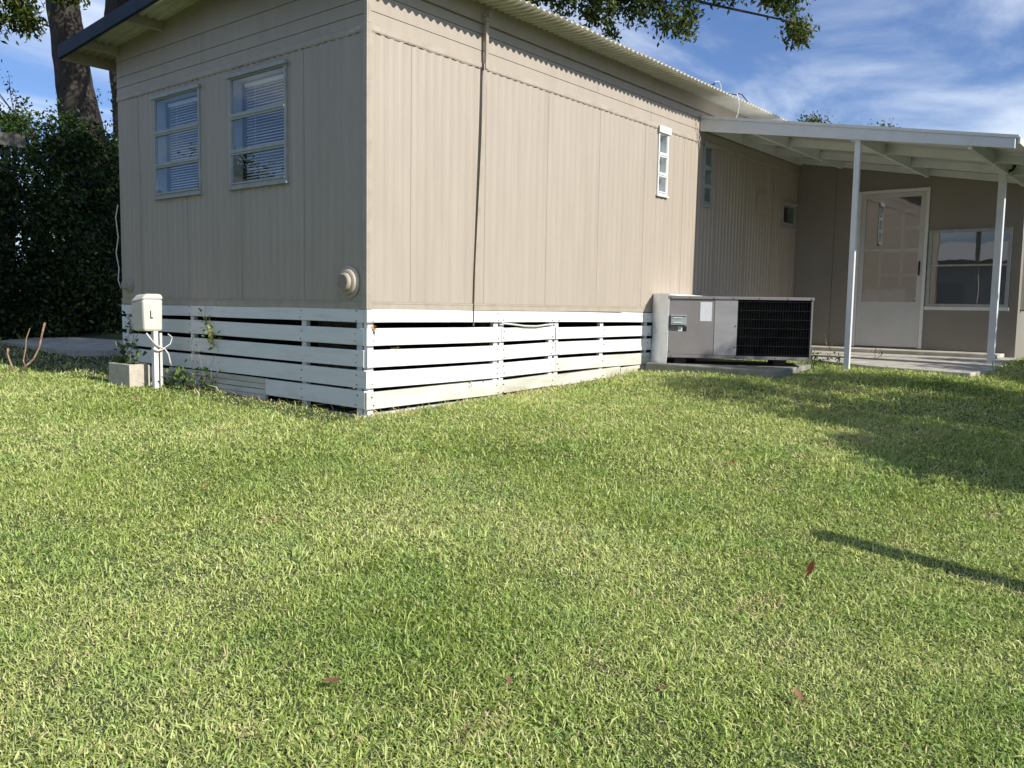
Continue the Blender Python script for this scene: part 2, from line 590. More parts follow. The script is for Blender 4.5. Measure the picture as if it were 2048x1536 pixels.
# ------------------------------------------------------------------ mobile home
Z0, ZB = 0.75, 2.71        # bottom of siding, bottom of belt
YW = 3.66
XL = 8.07
home = thing('mobile_home', (0, 0, 0), 'beige metal sided mobile home with corrugated roof and blue gable fascia', 'mobile home')


def Wleft(a, z, o): return (-o, a, z)
def Wright(a, z, o): return (a, -o, z)
def Wdoor(a, z, o): return (XL - o, -a, z)
def Wside(a, z, o): return (a, -2.86 - o, z)


def wbox(mb, W, a0, a1, z0, z1, o0, o1):
    mb.hexa([W(a0, z0, o0), W(a1, z0, o0), W(a1, z0, o1), W(a0, z0, o1), W(a0, z1, o0), W(a1, z1, o0), W(a1, z1, o1), W(a0, z1, o1)])


def wall_sheet(mb, W, a0, a1, z0, z1, o, holes=(), prof=None):
    """flat or ribbed sheet with rectangular holes. prof(a)->offset; breakpoints list"""
    pts = [(a0, o), (a1, o)] if prof is None else prof
    cuts = sorted(set([p[0] for p in pts] + [h for H in holes for h in H[:2] if a0 < h < a1]))
    A = [p[0] for p in pts]
    O = [p[1] for p in pts]
    for q0, q1 in zip(cuts[:-1], cuts[1:]):
        if q1 - q0 < 1e-6:
            continue
        o0, o1 = float(np.interp(q0, A, O)), float(np.interp(q1, A, O))
        c = (q0 + q1) / 2
        spans = [(z0, z1)]
        for H in holes:
            if H[0] < c < H[1]:
                ns = []
                for s0, s1 in spans:
                    if H[2] > s0 and H[2] < s1:
                        ns.append((s0, H[2]))
                    if H[3] < s1 and H[3] > s0:
                        ns.append((H[3], s1))
                    if H[3] <= s0 or H[2] >= s1:
                        ns.append((s0, s1))
                spans = ns
        for s0, s1 in spans:
            mb.quad(W(q0, s0, o0), W(q1, s0, o1), W(q1, s1, o1), W(q0, s1, o0))


def rib_profile(a0, a1, base=0.006, h=0.0058, pitch=0.0905):
    pts = [(a0, base + 0.0018), (a0 + 0.010, base + 0.0018), (a0 + 0.0115, base)]
    k = 0
    a = a0 + 0.022
    while a + pitch * 0.9 < a1 - 0.006:
        w = pitch
        pts += [(a, base), (a + 0.12 * w, base + .6 * h), (a + 0.22 * w, base + h), (a + 0.38 * w, base + h), (a + 0.48 * w, base + .6 * h), (a + 0.62 * w, base)]
        a += pitch
        k += 1
    pts += [(a1, base)]
    return pts


WIN_A = (2.165, 2.945, 1.74, 2.635)
WIN_B = (0.925, 1.70, 1.74, 2.635)
WIN_1 = (4.06, 4.27, 2.02, 2.68)
WIN_2 = (5.13, 5.34, 2.02, 2.69)
WIN_S = (7.50, 7.98, 1.96, 2.29)
left_holes = [WIN_A, WIN_B]
right_holes = [WIN_1, WIN_2, WIN_S]

# sheathing behind the panels (closes the box) and the other two walls, floor, inner faces
mb = MB()
wall_sheet(mb, Wleft, 0.0, YW, Z0, ZB + .55, 0.0, left_holes)
wall_sheet(mb, Wright, 0.0, 9.6, Z0, ZB + .55, 0.0, right_holes)
part('sheathing', mb, M['siding'], home)
mb = MB()
mb.box(0.01, 9.6, YW - .02, YW, Z0, 3.26)
mb.box(9.58, 9.6, 0.01, YW - .02, Z0, 3.26)
part('rear_wall', mb, M['siding'], home)
mb = MB()
mb.box(0.02, 9.55, 0.02, YW - .03, Z0 - .07, Z0 + .05)
part('floor_deck', mb, M['dark'], home)
mb = MB()
mb.box(0.95, 0.97, 0.1, YW - .1, Z0 + .06, 3.2)
mb.box(0.97, 9.5, 0.9, 0.92, Z0 + .06, 3.2)
part('inner_partition', mb, M['room_dark'], home)

# vertical siding panels
for i, (a, b) in enumerate([(0.0, .72), (.72, 1.567), (1.567, 2.414), (2.414, 3.261), (3.261, YW)]):
    mb = MB()
    wall_sheet(mb, Wleft, a, b, Z0 + .055, ZB, 0, left_holes, rib_profile(a + .0004, b - .0007))
    part('siding_panel', mb, M['siding'], home)
bounds = [0.0, .423, 1.27, 2.118, 2.955, 3.808, 4.655, 5.50, 6.35, 7.2, XL]
for a, b in zip(bounds[:-1], bounds[1:]):
    mb = MB()
    wall_sheet(mb, Wright, a, b, Z0 + .055, ZB, 0, right_holes, rib_profile(a + .0004, b - .0007))
    part('siding_panel', mb, M['siding'], home)

# bottom trim and belt moulding (wavy lower lip)
for W, L in ((Wleft, YW), (Wright, XL)):
    mb = MB()
    wbox(mb, W, 0.0, L, Z0 - .002, Z0 + .052, 0.0, .014)
    wbox(mb, W, 0.0, L, Z0 + .040, Z0 + .0535, .0142, .017)
    part('bottom_trim', mb, M['trim'], home)
    mb = MB()
    n = int(L / .012)
    rows = []
    for k in range(n + 1):
        a = L * k / n
        wv = .0022 * math.sin(a * 2 * math.pi / .0706) + .0014 * math.sin(a * 17.3)
        rows.append([W(a, ZB + .048, .009), W(a, ZB + .042, .017), W(a, ZB + .006 + wv * .5, .019 + wv * .4),
                     W(a, ZB - .006 + wv, .0135 + wv)])
    for k in range(n):
        for j in range(3):
            mb.quad(rows[k][j], rows[k + 1][j], rows[k + 1][j + 1], rows[k][j + 1])
    part('belt_moulding', mb, M['trim'], home)

# horizontal boards above the belt, each a board of its own with a lapped lower edge


def lap(W, a0, a1, z0, z1, o0=.014, o1=.006):
    mb = MB()
    mb.hexa([W(a0, z0, .001), W(a1, z0, .001), W(a1, z0, o0), W(a0, z0, o0), W(a0, z1, .001), W(a1, z1, .001), W(a1, z1, o1), W(a0, z1, o1)])
    return mb


for z0, z1 in ((ZB + .046, 2.846), (2.850, 2.976), (2.980, 3.052)):
    for a0, a1 in ((0.0, 2.893 if z0 > 2.8 else 3.9), (2.896 if z0 > 2.8 else 3.903, 6.9), (6.903, XL)):
        part('siding_board', lap(Wright, a0, a1, z0, z1, .012, .009), M['siding'], home)
mb = MB()
wbox(mb, Wright, -.012, 9.6, 3.062, 3.232, .001, .030)
part('frieze_board', mb, M['siding'], home)
for z0, z1 in ((ZB + .046, 2.826), (2.830, 2.926), (2.930, 3.073)):
    for a0, a1 in ((0.0, 2.134), (2.137, YW)):
        part('siding_board', lap(Wleft, a0, a1, z0, z1, .012, .009), M['siding'], home)


def roofz(y):
    return 3.175 + .088 * (2.215 - abs(y - 1.835))


mb = MB()
mb.hexa([Wleft(0, 3.077, .001), Wleft(YW, 3.077, .001), Wleft(YW, 3.077, .013), Wleft(0, 3.077, .013),
         Wleft(0, roofz(0) + .02, .001), Wleft(YW, roofz(YW) + .02, .001), Wleft(YW, roofz(YW) + .02, .011), Wleft(0, roofz(0) + .02, .011)])
mb.poly([Wleft(0, roofz(0) + .02, .011), Wleft(1.835, roofz(1.835) + .02, .011), Wleft(YW, roofz(YW) + .02, .011)])
part('gable_board', mb, M['siding'], home)
# corner trim
mb = MB()
mb.box(-.022, -.001, -.022, .028, Z0 - .002, ZB + .049)
mb.box(-.001, .030, -.022, -.001, Z0 - .002, ZB + .049)
mb.box(-.016, -.001, -.016, .026, ZB + .05, 3.06)
mb.box(-.001, .026, -.016, -.001, ZB + .05, 3.06)
part('corner_trim', mb, M['trim'], home, bevel=.004)

# corrugated roof sheets
PIT = .0762


def roof_sheet(x0, x1, ya, yb, lift=0.0, m='roof'):
    n = int(round((x1 - x0) / PIT * 8))
    xx = np.linspace(x0, x1, n + 1)
    w = .0135 * np.sin((xx + .35) / PIT * 2 * math.pi)
    V = []
    for y in (ya, yb):
        V.append(np.stack([xx, np.full_like(xx, y), roofz(y) + w + lift + .012], -1))
    V = np.concatenate(V)
    i = np.arange(n)
    F = np.stack([i, i + 1, i + n + 2, i + n + 1], 1)
    o = npmesh('roof_sheet', V, F, M[m], home, smooth=True)
    s = o.modifiers.new('thickness', 'SOLIDIFY')
    s.thickness = .0025
    return o


x = -.35
k = 0
while x < 9.7:
    x1 = min(x + PIT * 9, 9.8)
    roof_sheet(x, x1 + .02, -.385 + random.uniform(-.006, .006), 1.835, .0028 * (k % 2))
    roof_sheet(x, x1 + .02, 1.835, 4.055, .0028 * (k % 2))
    x = x1
    k += 1
# rake fascia (blue), eave board, purlins under the rake
for ya, yb in ((-.40, 1.834), (1.836, 4.07)):
    mb = MB()
    za, zb = roofz(ya), roofz(yb)
    mb.hexa([(-.385, ya, za - .075), (-.352, ya, za - .075), (-.352, yb, zb - .075), (-.385, yb, zb - .075),
             (-.385, ya, za + .05), (-.352, ya, za + .05), (-.352, yb, zb + .05), (-.385, yb, zb + .05)])
    part('rake_fascia', mb, M['blue'], home, bevel=.004)
mb = MB()
mb.box(-.35, 9.7, 4.02, 4.05, roofz(4.05) - .085, roofz(4.05) + .018)
part('eave_board', mb, M['trim'], home)
for yy in (.25, 1.0, 1.80, 2.78, 3.62):
    mb = MB()
    zc = roofz(yy)
    mb.box(-.350, -.014, yy - .02, yy + .02, zc - .075, zc - .004)
    part('purlin_end', mb, M['trim'], home)
mb = MB()
mb.box(0.0, 9.6, 0.0, .04, 3.233, 3.245)
part('eave_closure', mb, M['trim'], home)

# ---- windows of the mobile home


def window(W, H, sashes, fr=.027, m='frame', sill=True, cap=.0, parent=home, depth=.085, glass='glass', open_bottom=False, label=None, bars_v=()):
    a0, a1, z0, z1 = H
    mb = MB()   # jamb lining + outer frame
    wbox(mb, W, a0 - .002, a0 + fr, z0 - .002, z1 + .002, -depth, .026)
    wbox(mb, W, a1 - fr, a1 + .004, z0 - .004, z1 + .004, -depth, .026)
    wbox(mb, W, a0 + fr, a1 - fr, z1 - fr, z1 + .004, -depth, .0255)
    wbox(mb, W, a0 + fr, a1 - fr, z0 - .004, z0 + fr, -depth, .0255)
    w = part('window', mb, M[m], parent, label=label)
    w['label'] = label or w.get('label', '')
    if not label:
        del w['label']
    wobj = w
    ORG[w.name] = Vector()
    zz = [z0 + fr] + list(sashes) + [z1 - fr]
    for i in range(len(zz) - 1):
        b0, b1 = zz[i], zz[i + 1]
        f = MB()
        tilt = .004 if not (open_bottom and i == 0) else .02
        wbox(f, W, a0 + fr + .001, a0 + fr + .011, b0 + .003, b1 - .003, .004, .020)
        wbox(f, W, a1 - fr - .011, a1 - fr - .001, b0 + .003, b1 - .003, .004, .020)
        wbox(f, W, a0 + fr - .006, a1 - fr + .006, b0 - (.014 if i else -.001), b0 + .014, .006, .034)
        if i < len(zz) - 2:
            wbox(f, W, a0 + fr - .006, a1 - fr + .006, b1 - .030, b1 - .016, .002, .028)
        subpart('sash', f, M[m], wobj)
        g = MB()
        g.quad(W(a0 + fr + .01, b0 + .008, .012 + tilt), W(a1 - fr - .01, b0 + .008, .012 + tilt), W(a1 - fr - .01, b1 - .01, .012), W(a0 + fr + .01, b1 - .01, .012))
        subpart('pane', g, M[glass], wobj)
    if sill:
        s = MB()
        wbox(s, W, a0 - .02, a1 + .02, z0 - .022, z0 - .006, .008, .040)
        subpart('sill', s, M[m], wobj)
    if cap:
        s = MB()
        wbox(s, W, a0 - .02, a1 + .02, z1 - .01, z1 - .01 + cap, .0262, .045)
        subpart('cap', s, M[m], wobj)
    return w


window(Wleft, WIN_A, (2.03, 2.32), fr=.020, open_bottom=True, cap=.03)
window(Wleft, WIN_B, (2.03, 2.32), fr=.020, cap=.03)
window(Wright, WIN_1, (2.24, 2.45), fr=.018, m='frame_white', cap=.07)
window(Wright, WIN_2, (2.24, 2.45), fr=.018, m='frame', cap=.05)
window(Wright, WIN_S, (), fr=.04, m='frame', cap=.02)


def blind(H, label):
    a0, a1, z0, z1 = H
    t = thing('venetian_blind', (.11, (a0 + a1) / 2, z1), label, 'blind', 'venetian blinds in the gable windows')
    mb = MB()
    mb.box(.095, .125, a0 + .045, a1 - .045, z1 - .06, z1 - .03)
    part('head_rail', mb, M['blind'], t)
    y0, y1 = a0 + .05, a1 - .05
    me = MB()
    w, h = .0105, .0078
    me.v = [(-w, y0, -h), (0, y0, .002), (w, y0, h), (-w, y1, -h), (0, y1, .002), (w, y1, h)]
    me.f = [(0, 1, 4, 3), (1, 2, 5, 4)]
    first = None
    z = z1 - .075
    while z > z0 + .05:
        if first is None:
            first = me.build('slat', M['blind'])
            o = first
        else:
            o = first.copy()
            C.objects.link(o)
        o.parent = t
        o.matrix_parent_inverse = Matrix.Translation(-ORG[t.name])
        o.location = (.11, 0, z)
        o.rotation_euler = (0, random.uniform(-.05, .05), 0)
        z -= .0235
    for yy in (y0 + .14, y1 - .14):
        mb = MB()
        mb.tube([(.098, yy, z0 + .05), (.098, yy, z1 - .05)], .0012, 4)
        part('ladder_cord', mb, M['blind'], t)
    mb = MB()
    mb.box(.10, .12, y0, y1, z0 + .035, z0 + .046)
    part('bottom_rail', mb, M['blind'], t)


blind(WIN_A, 'white slatted venetian blind behind the left gable window')
blind(WIN_B, 'white slatted venetian blind behind the gable window nearer the house corner')
# curtain liners behind the narrow windows
for H in (WIN_1, WIN_2):
    mb = MB()
    n = 12
    for k in range(n):
        a = H[0] + (H[1] - H[0]) * k / n
        b = H[0] + (H[1] - H[0]) * (k + 1) / n
        oa, ob = -.07 + .012 * math.sin(k * 2.1), -.07 + .012 * math.sin((k + 1) * 2.1)
        mb.quad(Wright(a, H[2], oa), Wright(b, H[2], ob), Wright(b, H[3], ob), Wright(a, H[3], oa))
    o = mb.build('curtain', M['blind'], None, smooth=True)
    tag(o, 'pale curtain behind the sunlit narrow window' if H is WIN_1 else 'pale curtain behind the shaded narrow window under the patio cover', 'curtain', 'curtains in the narrow windows')

# access panel on the shaded wall
mb = MB()
wbox(mb, Wright, 6.65, 6.95, 2.05, 2.34, .011, .022)
wbox(mb, Wright, 6.665, 6.935, 2.065, 2.325, .0222, .028)
part('access_panel', mb, M['siding'], home)

# ---- round dryer vents


def vent(y, z, s=1.0, label=None, dep=.68):
    """round hooded wall vent, axis along -X"""
    def disc(r0, r1, x0, x1, n=28):
        mb = MB()
        for k in range(n):
            t0, t1 = 2 * math.pi * k / n, 2 * math.pi * (k + 1) / n
            P = lambda r, t, x: (x * dep, y + r * s * math.cos(t), z + r * s * math.sin(t))
            mb.quad(P(r0, t0, x0), P(r0, t1, x0), P(r1, t1, x1), P(r1, t0, x1))
        return mb
    mb = MB()
    for a in ((.122, .122, -.010, -.030), (.122, .108, -.030, -.036), (.108, .096, -.036, -.034), (.096, .092, -.034, -.062), (.092, .078, -.062, -.070),
              (.078, .068, -.070, -.068), (.068, .066, -.068, -.105), (.066, .058, -.105, -.112)):
        d = disc(a[0], a[1], a[2], a[3])
        o = len(mb.v)
        mb.v += d.v
        mb.f += [tuple(i + o for i in f) for f in d.f]
    v = part('vent', mb, M['trim'], home, smooth=False, label=label)
    g = MB()
    n = 7
    for k in range(-n, n + 1):
        q = k * .0075 * s
        w = math.sqrt(max(0, (.058 * s) ** 2 - q * q))
        if w < .004:
            continue
        g.box(-.116 * dep, -.112 * dep, y + q - .0013, y + q + .0013, z - w, z + w)
        g.box(-.1155 * dep, -.1125 * dep, y - w, y + w, z + q - .0013, z + q + .0013)
    subpart('grille', g, M['trim'], v)
    b = MB()
    b.poly([(-.100 * dep, y + .064 * s * math.cos(t), z + .064 * s * math.sin(t)) for t in np.linspace(0, 2 * math.pi, 24, endpoint=False)])
    subpart('duct_opening', b, M['dark'], v)


vent(.185, .945)
vent(3.50, .93, .6, 'weathered round wall vent half hidden by the cream box')

# ------------------------------------------------------------------ slatted skirting
skirt = thing('slatted_skirting', (0, 0, 0), 'white horizontal board skirting with dark gaps around the base of the mobile home', 'skirting')


def slat(W, a0, a1, z0, z1, o0, o1, m='white', s0=0.0, s1=0.0, sag=.0):
    """board with a slight bow; s0/s1 shift of the ends in z"""
    n = max(2, int((a1 - a0) / .35))
    mb = MB()
    rows = []
    ph = random.uniform(0, 6)
    for k in range(n + 1):
        t = k / n
        a = a0 + (a1 - a0) * t
        dz = s0 + (s1 - s0) * t - sag * math.sin(math.pi * t) + .0015 * math.sin(ph + a * 3.1)
        do = .003 * math.sin(ph + a * 2.3)
        rows.append([W(a, z0 + dz, o0 + do), W(a, z0 + dz, o1 + do), W(a, z1 + dz, o1 + do), W(a, z1 + dz, o0 + do)])
    b = len(mb.v)
    for r in rows:
        mb.v += r
    for k in range(n):
        for j in range(4):
            mb.f.append((b + k * 4 + j, b + k * 4 + (j + 1) % 4, b + (k + 1) * 4 + (j + 1) % 4, b + (k + 1) * 4 + j))
    mb.f.append((b, b + 1, b + 2, b + 3))
    mb.f.append((b + n * 4 + 3, b + n * 4 + 2, b + n * 4 + 1, b + n * 4))
    return part('slat', mb, M[m], skirt, bevel=.0025)


S0, S1 = -.012, .014
# right (sunlit) side
slat(Wright, -.016, .85, .652, .747, S0, S1)
slat(Wright, .853, 3.42, .652, .747, S0, S1, s1=-.008)
slat(Wright, 3.423, 4.06, .642, .744, S0, S1, s1=-.003)
for (z0, z1), wob in zip(((.481, .609), (.322, .450), (.169, .294)), (.0, .003, -.002)):
    slat(Wright, -.018 + wob, 1.50, z0, z1, S0 + wob, S1 + wob)
for k, (z0, z1) in enumerate(((.486, .604), (.330, .452), (.176, .298))):
    slat(Wright, 1.505, 2.285, z0, z1, S0, S1 - .004, s0=-.004, s1=.004 + .003 * k)
for k, (z0, z1) in enumerate(((.490, .598), (.338, .460), (.186, .306))):
    slat(Wright, 2.292, 4.04, z0, z1, S0, S1 - .001, m='white' if k < 2 else 'white_dirty', s1=.002)
slat(Wright, -.014, 1.50, .014, .141, S0, S1 - .001, m='white_dirty', s1=.012)
slat(Wright, 1.504, 2.285, .030, .142, S0, S1 - .002, m='white_dirty', s1=.022)
slat(Wright, 2.290, 3.45, .045, .150, S0 - .02, S1 - .012, m='white_dirty', s1=.03)
slat(Wright, 3.455, 4.02, .065, .165, S0 - .02, S1 - .010, m='white_dirty', s1=.02)
slat(Wright, 0.05, 1.48, -.12, -.022, S0 - .03, S1 - .02, m='white_dirty', s1=.03)
# left (shaded) side
slat(Wleft, .016, 2.13, .652, .747, S0, S1)
slat(Wleft, 2.134, 3.66, .652, .745, S0, S1, s1=-.004)
for k, (z0, z1) in enumerate(((.484, .606), (.324, .447), (.170, .300))):
    slat(Wleft, .014, 2.36, z0, z1, S0, S1 + .001 * k, s1=.010)
    slat(Wleft, 2.362, 3.66, z0 + .010, z1 + .008, S0, S1, s1=.006)
slat(Wleft, .012, 1.24, .018, .148, S0, S1 - .001, m='white', s1=.01)
slat(Wleft, .02, 1.26, -.13, -.035, S0, S1 - .004, m='white_dirty', s1=.012)
slat(Wleft, 1.244, 2.75, .118, .160, S0, S1 + .006, m='white_dirty', s1=.008)
slat(Wleft, 1.244, 2.75, .072, .114, S0, S1 + .002, m='white_dirty', s1=.008)
slat(Wleft, 1.244, 2.75, .028, .068, S0, S1 + .006, m='white_dirty', s1=.008)
slat(Wleft, 1.244, 2.75, -.03, .024, S0, S1 + .002, m='white_dirty', s1=.008)
slat(Wleft, 2.755, 3.66, .03, .150, S0, S1, m='white_dirty', s1=.01)
# nail heads in the boards over each post (a few millimetres each)
mb = MB()
rn = random.Random(9)
for W, posts, off in ((Wright, (.045, 1.455, 1.535, 2.245, 2.335, 3.10, 3.96), 0), (Wleft, (.10, .76, 2.40, 3.60), 0)):
    for a in posts:
        for zc in (.70, .545, .385, .232, .078):
            for dz in (-.032, .030):
                if rn.random() < .85:
                    q, z = a + rn.uniform(-.012, .012), zc + dz + rn.uniform(-.008, .008)
                    wbox(mb, W, q - .004, q + .004, z - .004, z + .004, .010, .0205)
M['rust'] = mat('rusty_nail', (0.20, 0.11, 0.06), 0.8, 0.3, 40)
o = part('nail_head', mb, M['rust'], skirt)
o['kind'] = 'stuff'
# posts behind the boards
for a in (.045, 1.455, 1.535, 2.245, 2.335, 3.10, 3.96):
    mb = MB()
    wbox(mb, Wright, a - .028, a + .028, -.2, .652, -.052, -.0135)
    part('post', mb, M['white'], skirt)
for a in (.10, .76, 2.40, 3.60):
    mb = MB()
    wbox(mb, Wleft, a - .028, a + .028, -.2, .652, -.052, -.0135)
    part('post', mb, M['white'], skirt)
# unseen dark boards added to close the crawl space and keep it black
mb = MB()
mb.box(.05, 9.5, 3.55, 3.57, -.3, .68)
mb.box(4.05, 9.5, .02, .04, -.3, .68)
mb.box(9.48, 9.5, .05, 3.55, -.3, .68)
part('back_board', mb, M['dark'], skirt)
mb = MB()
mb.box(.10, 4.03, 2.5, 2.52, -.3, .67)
part('dark_backing', mb, M['dark'], skirt)
for (x, y) in ((1.0, 1.5), (3.0, 1.5)):
    mb = MB()
    mb.box(x - .2, x + .2, y - .1, y + .1, -.3, .67)
    part('support_pier', mb, M['pad'], skirt)

# pink stone seen through the lowest gap at the corner
mb = MB()
for k in range(7):
    for j in range(10):
        def P(a, b):
            r = .075 * (1 + .12 * math.sin(a * 3 + b * 2) + .08 * math.sin(b * 5))
            return (.12 + r * 1.0 * math.sin(a) * math.cos(b), .25 + r * 1.5 * math.sin(a) * math.sin(b), .10 + r * .9 * math.cos(a))
        a0, a1 = math.pi * k / 7, math.pi * (k + 1) / 7
        b0, b1 = 2 * math.pi * j / 10, 2 * math.pi * (j + 1) / 10
        mb.quad(P(a0, b0), P(a0, b1), P(a1, b1), P(a1, b0))
tag(mb.build('stone', M['rock']), 'rough pinkish stone seen through the skirting gap near the house corner', 'stone')

# ------------------------------------------------------------------ porch addition (its front wall faces the camera)
add = thing('porch_addition', (XL, -1.4, .25), 'tan enclosed porch room with storm door, standing at right angles to the mobile home', 'porch room')
DOOR = (.90, 1.745, .315, 2.395)
PWIN = (1.80, 2.745, .875, 1.865)


def addtop(a):  # underside of patio cover along the door wall
    return 3.00 - .172 * a


mb = MB()
hs = [DOOR, PWIN]
wall_sheet(mb, Wdoor, 0.0, 2.86, .18, 2.42, 0.0, hs)
mb.poly([Wdoor(0, 2.42, 0), Wdoor(2.86, 2.42, 0), Wdoor(2.86, addtop(2.86) + .03, 0), Wdoor(0, addtop(0) + .03, 0)])
SW1 = (8.25, 9.2, .85, 2.25)
wall_sheet(mb, Wside, XL, 12.5, .18, 2.49, 0.0, [SW1])
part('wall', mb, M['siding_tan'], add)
mb = MB()
wbox(mb, Wdoor, 0.0, 2.86, .2, 2.9, -.09, -.085)
mb2 = MB()
mb2.box(XL + .09, 12.4, -2.75, -.05, .22, .24)
mb2.box(12.4, 12.5, -2.85, 0, .2, 2.5)
mb2.box(XL + .09, 12.4, -2.8, 0, 2.45, 2.5)
part('floor', mb2, M['room'], add)
mb = MB()
mb.box(XL + 2.2, XL + 2.22, -2.75, -.02, .24, 2.45)
mb.box(XL + .09, XL + 2.2, -.04, -.02, .24, 2.45)
part('inner_wall', mb, M['room'], add)
# wall panel seams (flat battens / joint strips)
for a in (.55,):
    mb = MB()
    wbox(mb, Wdoor, a - .0015, a + .0015, .2, 2.88, .0005, .003)
    part('joint_strip', mb, M['dark'], add)
mb = MB()
wbox(mb, Wdoor, 2.80, 2.862, .2, 2.50, .001, .016)
part('corner_trim', mb, M['siding_tan'], add)
mb = MB()
wbox(mb, Wdoor, .0, .03, .2, 2.98, .001, .02)
part('corner_trim', mb, M['siding_tan'], add)
# threshold
mb = MB()
mb.box(XL - .45, XL - .002, -2.75, -.05, .2515, .298)
part('threshold', mb, M['concrete'], add, bevel=.008)
# storm door
a0, a1, z0, z1 = DOOR
mb = MB()
wbox(mb, Wdoor, a0 - .03, a0 + .012, z0, z1 + .03, -.04, .022)
wbox(mb, Wdoor, a1 - .012, a1 + .03, z0, z1 + .03, -.04, .022)
wbox(mb, Wdoor, a0 + .012, a1 - .012, z1 - .012, z1 + .03, -.04, .0215)
part('door_frame', mb, M['frame_white'], add)
mb = MB()
wbox(mb, Wdoor, a0 + .016, a0 + .075, z0 + .01, z1 - .016, -.012, .014)
wbox(mb, Wdoor, a1 - .075, a1 - .016, z0 + .01, z1 - .016, -.012, .014)
wbox(mb, Wdoor, a0 + .075, a1 - .075, z1 - .075, z1 - .016, -.012, .0135)
wbox(mb, Wdoor, a0 + .075, a1 - .075, z0 + .01, .90, -.010, .010)
wbox(mb, Wdoor, a0 + .075, a1 - .075, .90, .93, -.012, .0165)
wbox(mb, Wdoor, a0 + .075, a1 - .075, 1.615, 1.635, -.004, .012)
M['door'] = mat('grey_white_door_paint', (0.56, 0.56, 0.55), 0.45, 0.05, 3)
door = part('door', mb, M['door'], add)
for b0, b1 in ((.93, 1.615), (1.635, z1 - .075)):
    g = MB()
    g.quad(Wdoor(a0 + .075, b0, .003), Wdoor(a1 - .075, b0, .003), Wdoor(a1 - .075, b1, .003), Wdoor(a0 + .075, b1, .003))
    subpart('pane', g, M['glass_porch'], door)
h = MB()
wbox(h, Wdoor, a1 - .062, a1 - .042, 1.28, 1.47, .0142, .022)
wbox(h, Wdoor, a1 - .060, a1 - .044, 1.30, 1.45, .022, .045)
subpart('handle', h, M['black'], door)
# porch window
a0, a1, z0, z1 = PWIN
mb = MB()
f = .035
wbox(mb, Wdoor, a0 - .004, a0 + f, z0, z1, -.05, .022)
wbox(mb, Wdoor, a1 - f, a1 + .004, z0, z1, -.05, .022)
wbox(mb, Wdoor, a0 + f, a1 - f, z1 - f, z1, -.05, .0215)
wbox(mb, Wdoor, a0 + f, a1 - f, z0, z0 + f, -.05, .0215)
wbox(mb, Wdoor, a0 + f, a1 - f, 1.395, 1.418, -.01, .018)
w = part('window', mb, M['frame'], add)
for b0, b1 in ((z0 + f, 1.395), (1.418, z1 - f)):
    g = MB()
    g.quad(Wdoor(a0 + f, b0, .002), Wdoor(a1 - f, b0, .002), Wdoor(a1 - f, b1, .002), Wdoor(a0 + f, b1, .002))
    subpart('pane', g, M['glass_porch'], w)
s = MB()
wbox(s, Wdoor, a0 - .02, a1 + .02, z0 - .045, z0 - .002, .001, .030)
subpart('sill', s, M['frame_white'], w)
# side window just past the corner
a0, a1, z0, z1 = SW1
mb = MB()
wbox(mb, Wside, a0 - .02, a0 + .05, z0, z1, -.05, .06)
wbox(mb, Wside, a1 - .05, a1, z0, z1, -.05, .03)
wbox(mb, Wside, a0 + .05, a1 - .05, z1 - .05, z1, -.05, .03)
wbox(mb, Wside, a0 + .05, a1 - .05, z0, z0 + .05, -.05, .03)
wbox(mb, Wside, a0 + .05, a1 - .05, 1.42, 1.46, -.05, .03)
w = part('window', mb, M['cream'], add)
g = MB()
g.quad(Wside(a0 + .05, z0 + .05, 0), Wside(a1 - .05, z0 + .05, 0), Wside(a1 - .05, z1 - .05, 0), Wside(a0 + .05, z1 - .05, 0))
subpart('pane', g, M['glass_porch'], w)

s = MB()
wbox(s, Wside, a0 + .02, a1 - .02, z0, z1, -.085, -.08)
subpart('shade', s, M['blind'], w)  # added sheet, keeps the sun off the cabinet inside
# things inside, dimly seen through the door
cab = thing('cabinet', (XL + .9, -1.2, .24), 'low white cabinet dimly seen inside through the lower door glass', 'cabinet')
mb = MB()
mb.box(XL + .7, XL + 1.15, -1.35, -.55, .24, 1.12)
part('body', mb, M['frame_white'], cab, bevel=.01)
mb = MB()
mb.box(XL + .66, XL + 1.18, -1.38, -.52, 1.121, 1.15)
part('top', mb, M['room'], cab, bevel=.005)
scrn = thing('room_divider', (XL + 1.6, -.9, .24), 'pale window-paned inner door standing open inside the porch room', 'door')
for yy in (-.75, -1.05, -1.35):
    mb = MB()
    mb.box(XL + 1.5, XL + 1.53, yy - .025, yy + .025, .24, 2.3)
    part('stile', mb, M['frame_white'], scrn)
for zz in (1.0, 1.35, 1.7, 2.05, 2.3):
    mb = MB()
    mb.box(XL + 1.502, XL + 1.528, -1.33, -.77, zz - .02, zz + .02)
    part('rail', mb, M['frame_white'], scrn)

# ------------------------------------------------------------------ patio cover
cov = thing('patio_cover', (5.0, -1.6, .22), 'white painted patio cover sloping away from the mobile home on slim posts', 'patio cover')


def cz(y):  # underside of the roof sheet
    return 2.995 + .178 * y   # y negative outward


YO = -3.22
XF, XE = 5.0, 8.60


def sloped(mb, x0, x1, ya, yb, h0, h1):
    """bar following the roof slope; h0,h1 offsets from the sheet underside"""
    mb.hexa([(x0, ya, cz(ya) + h0), (x1, ya, cz(ya) + h0), (x1, yb, cz(yb) + h0), (x0, yb, cz(yb) + h0),
             (x0, ya, cz(ya) + h1), (x1, ya, cz(ya) + h1), (x1, yb, cz(yb) + h1), (x0, yb, cz(yb) + h1)])


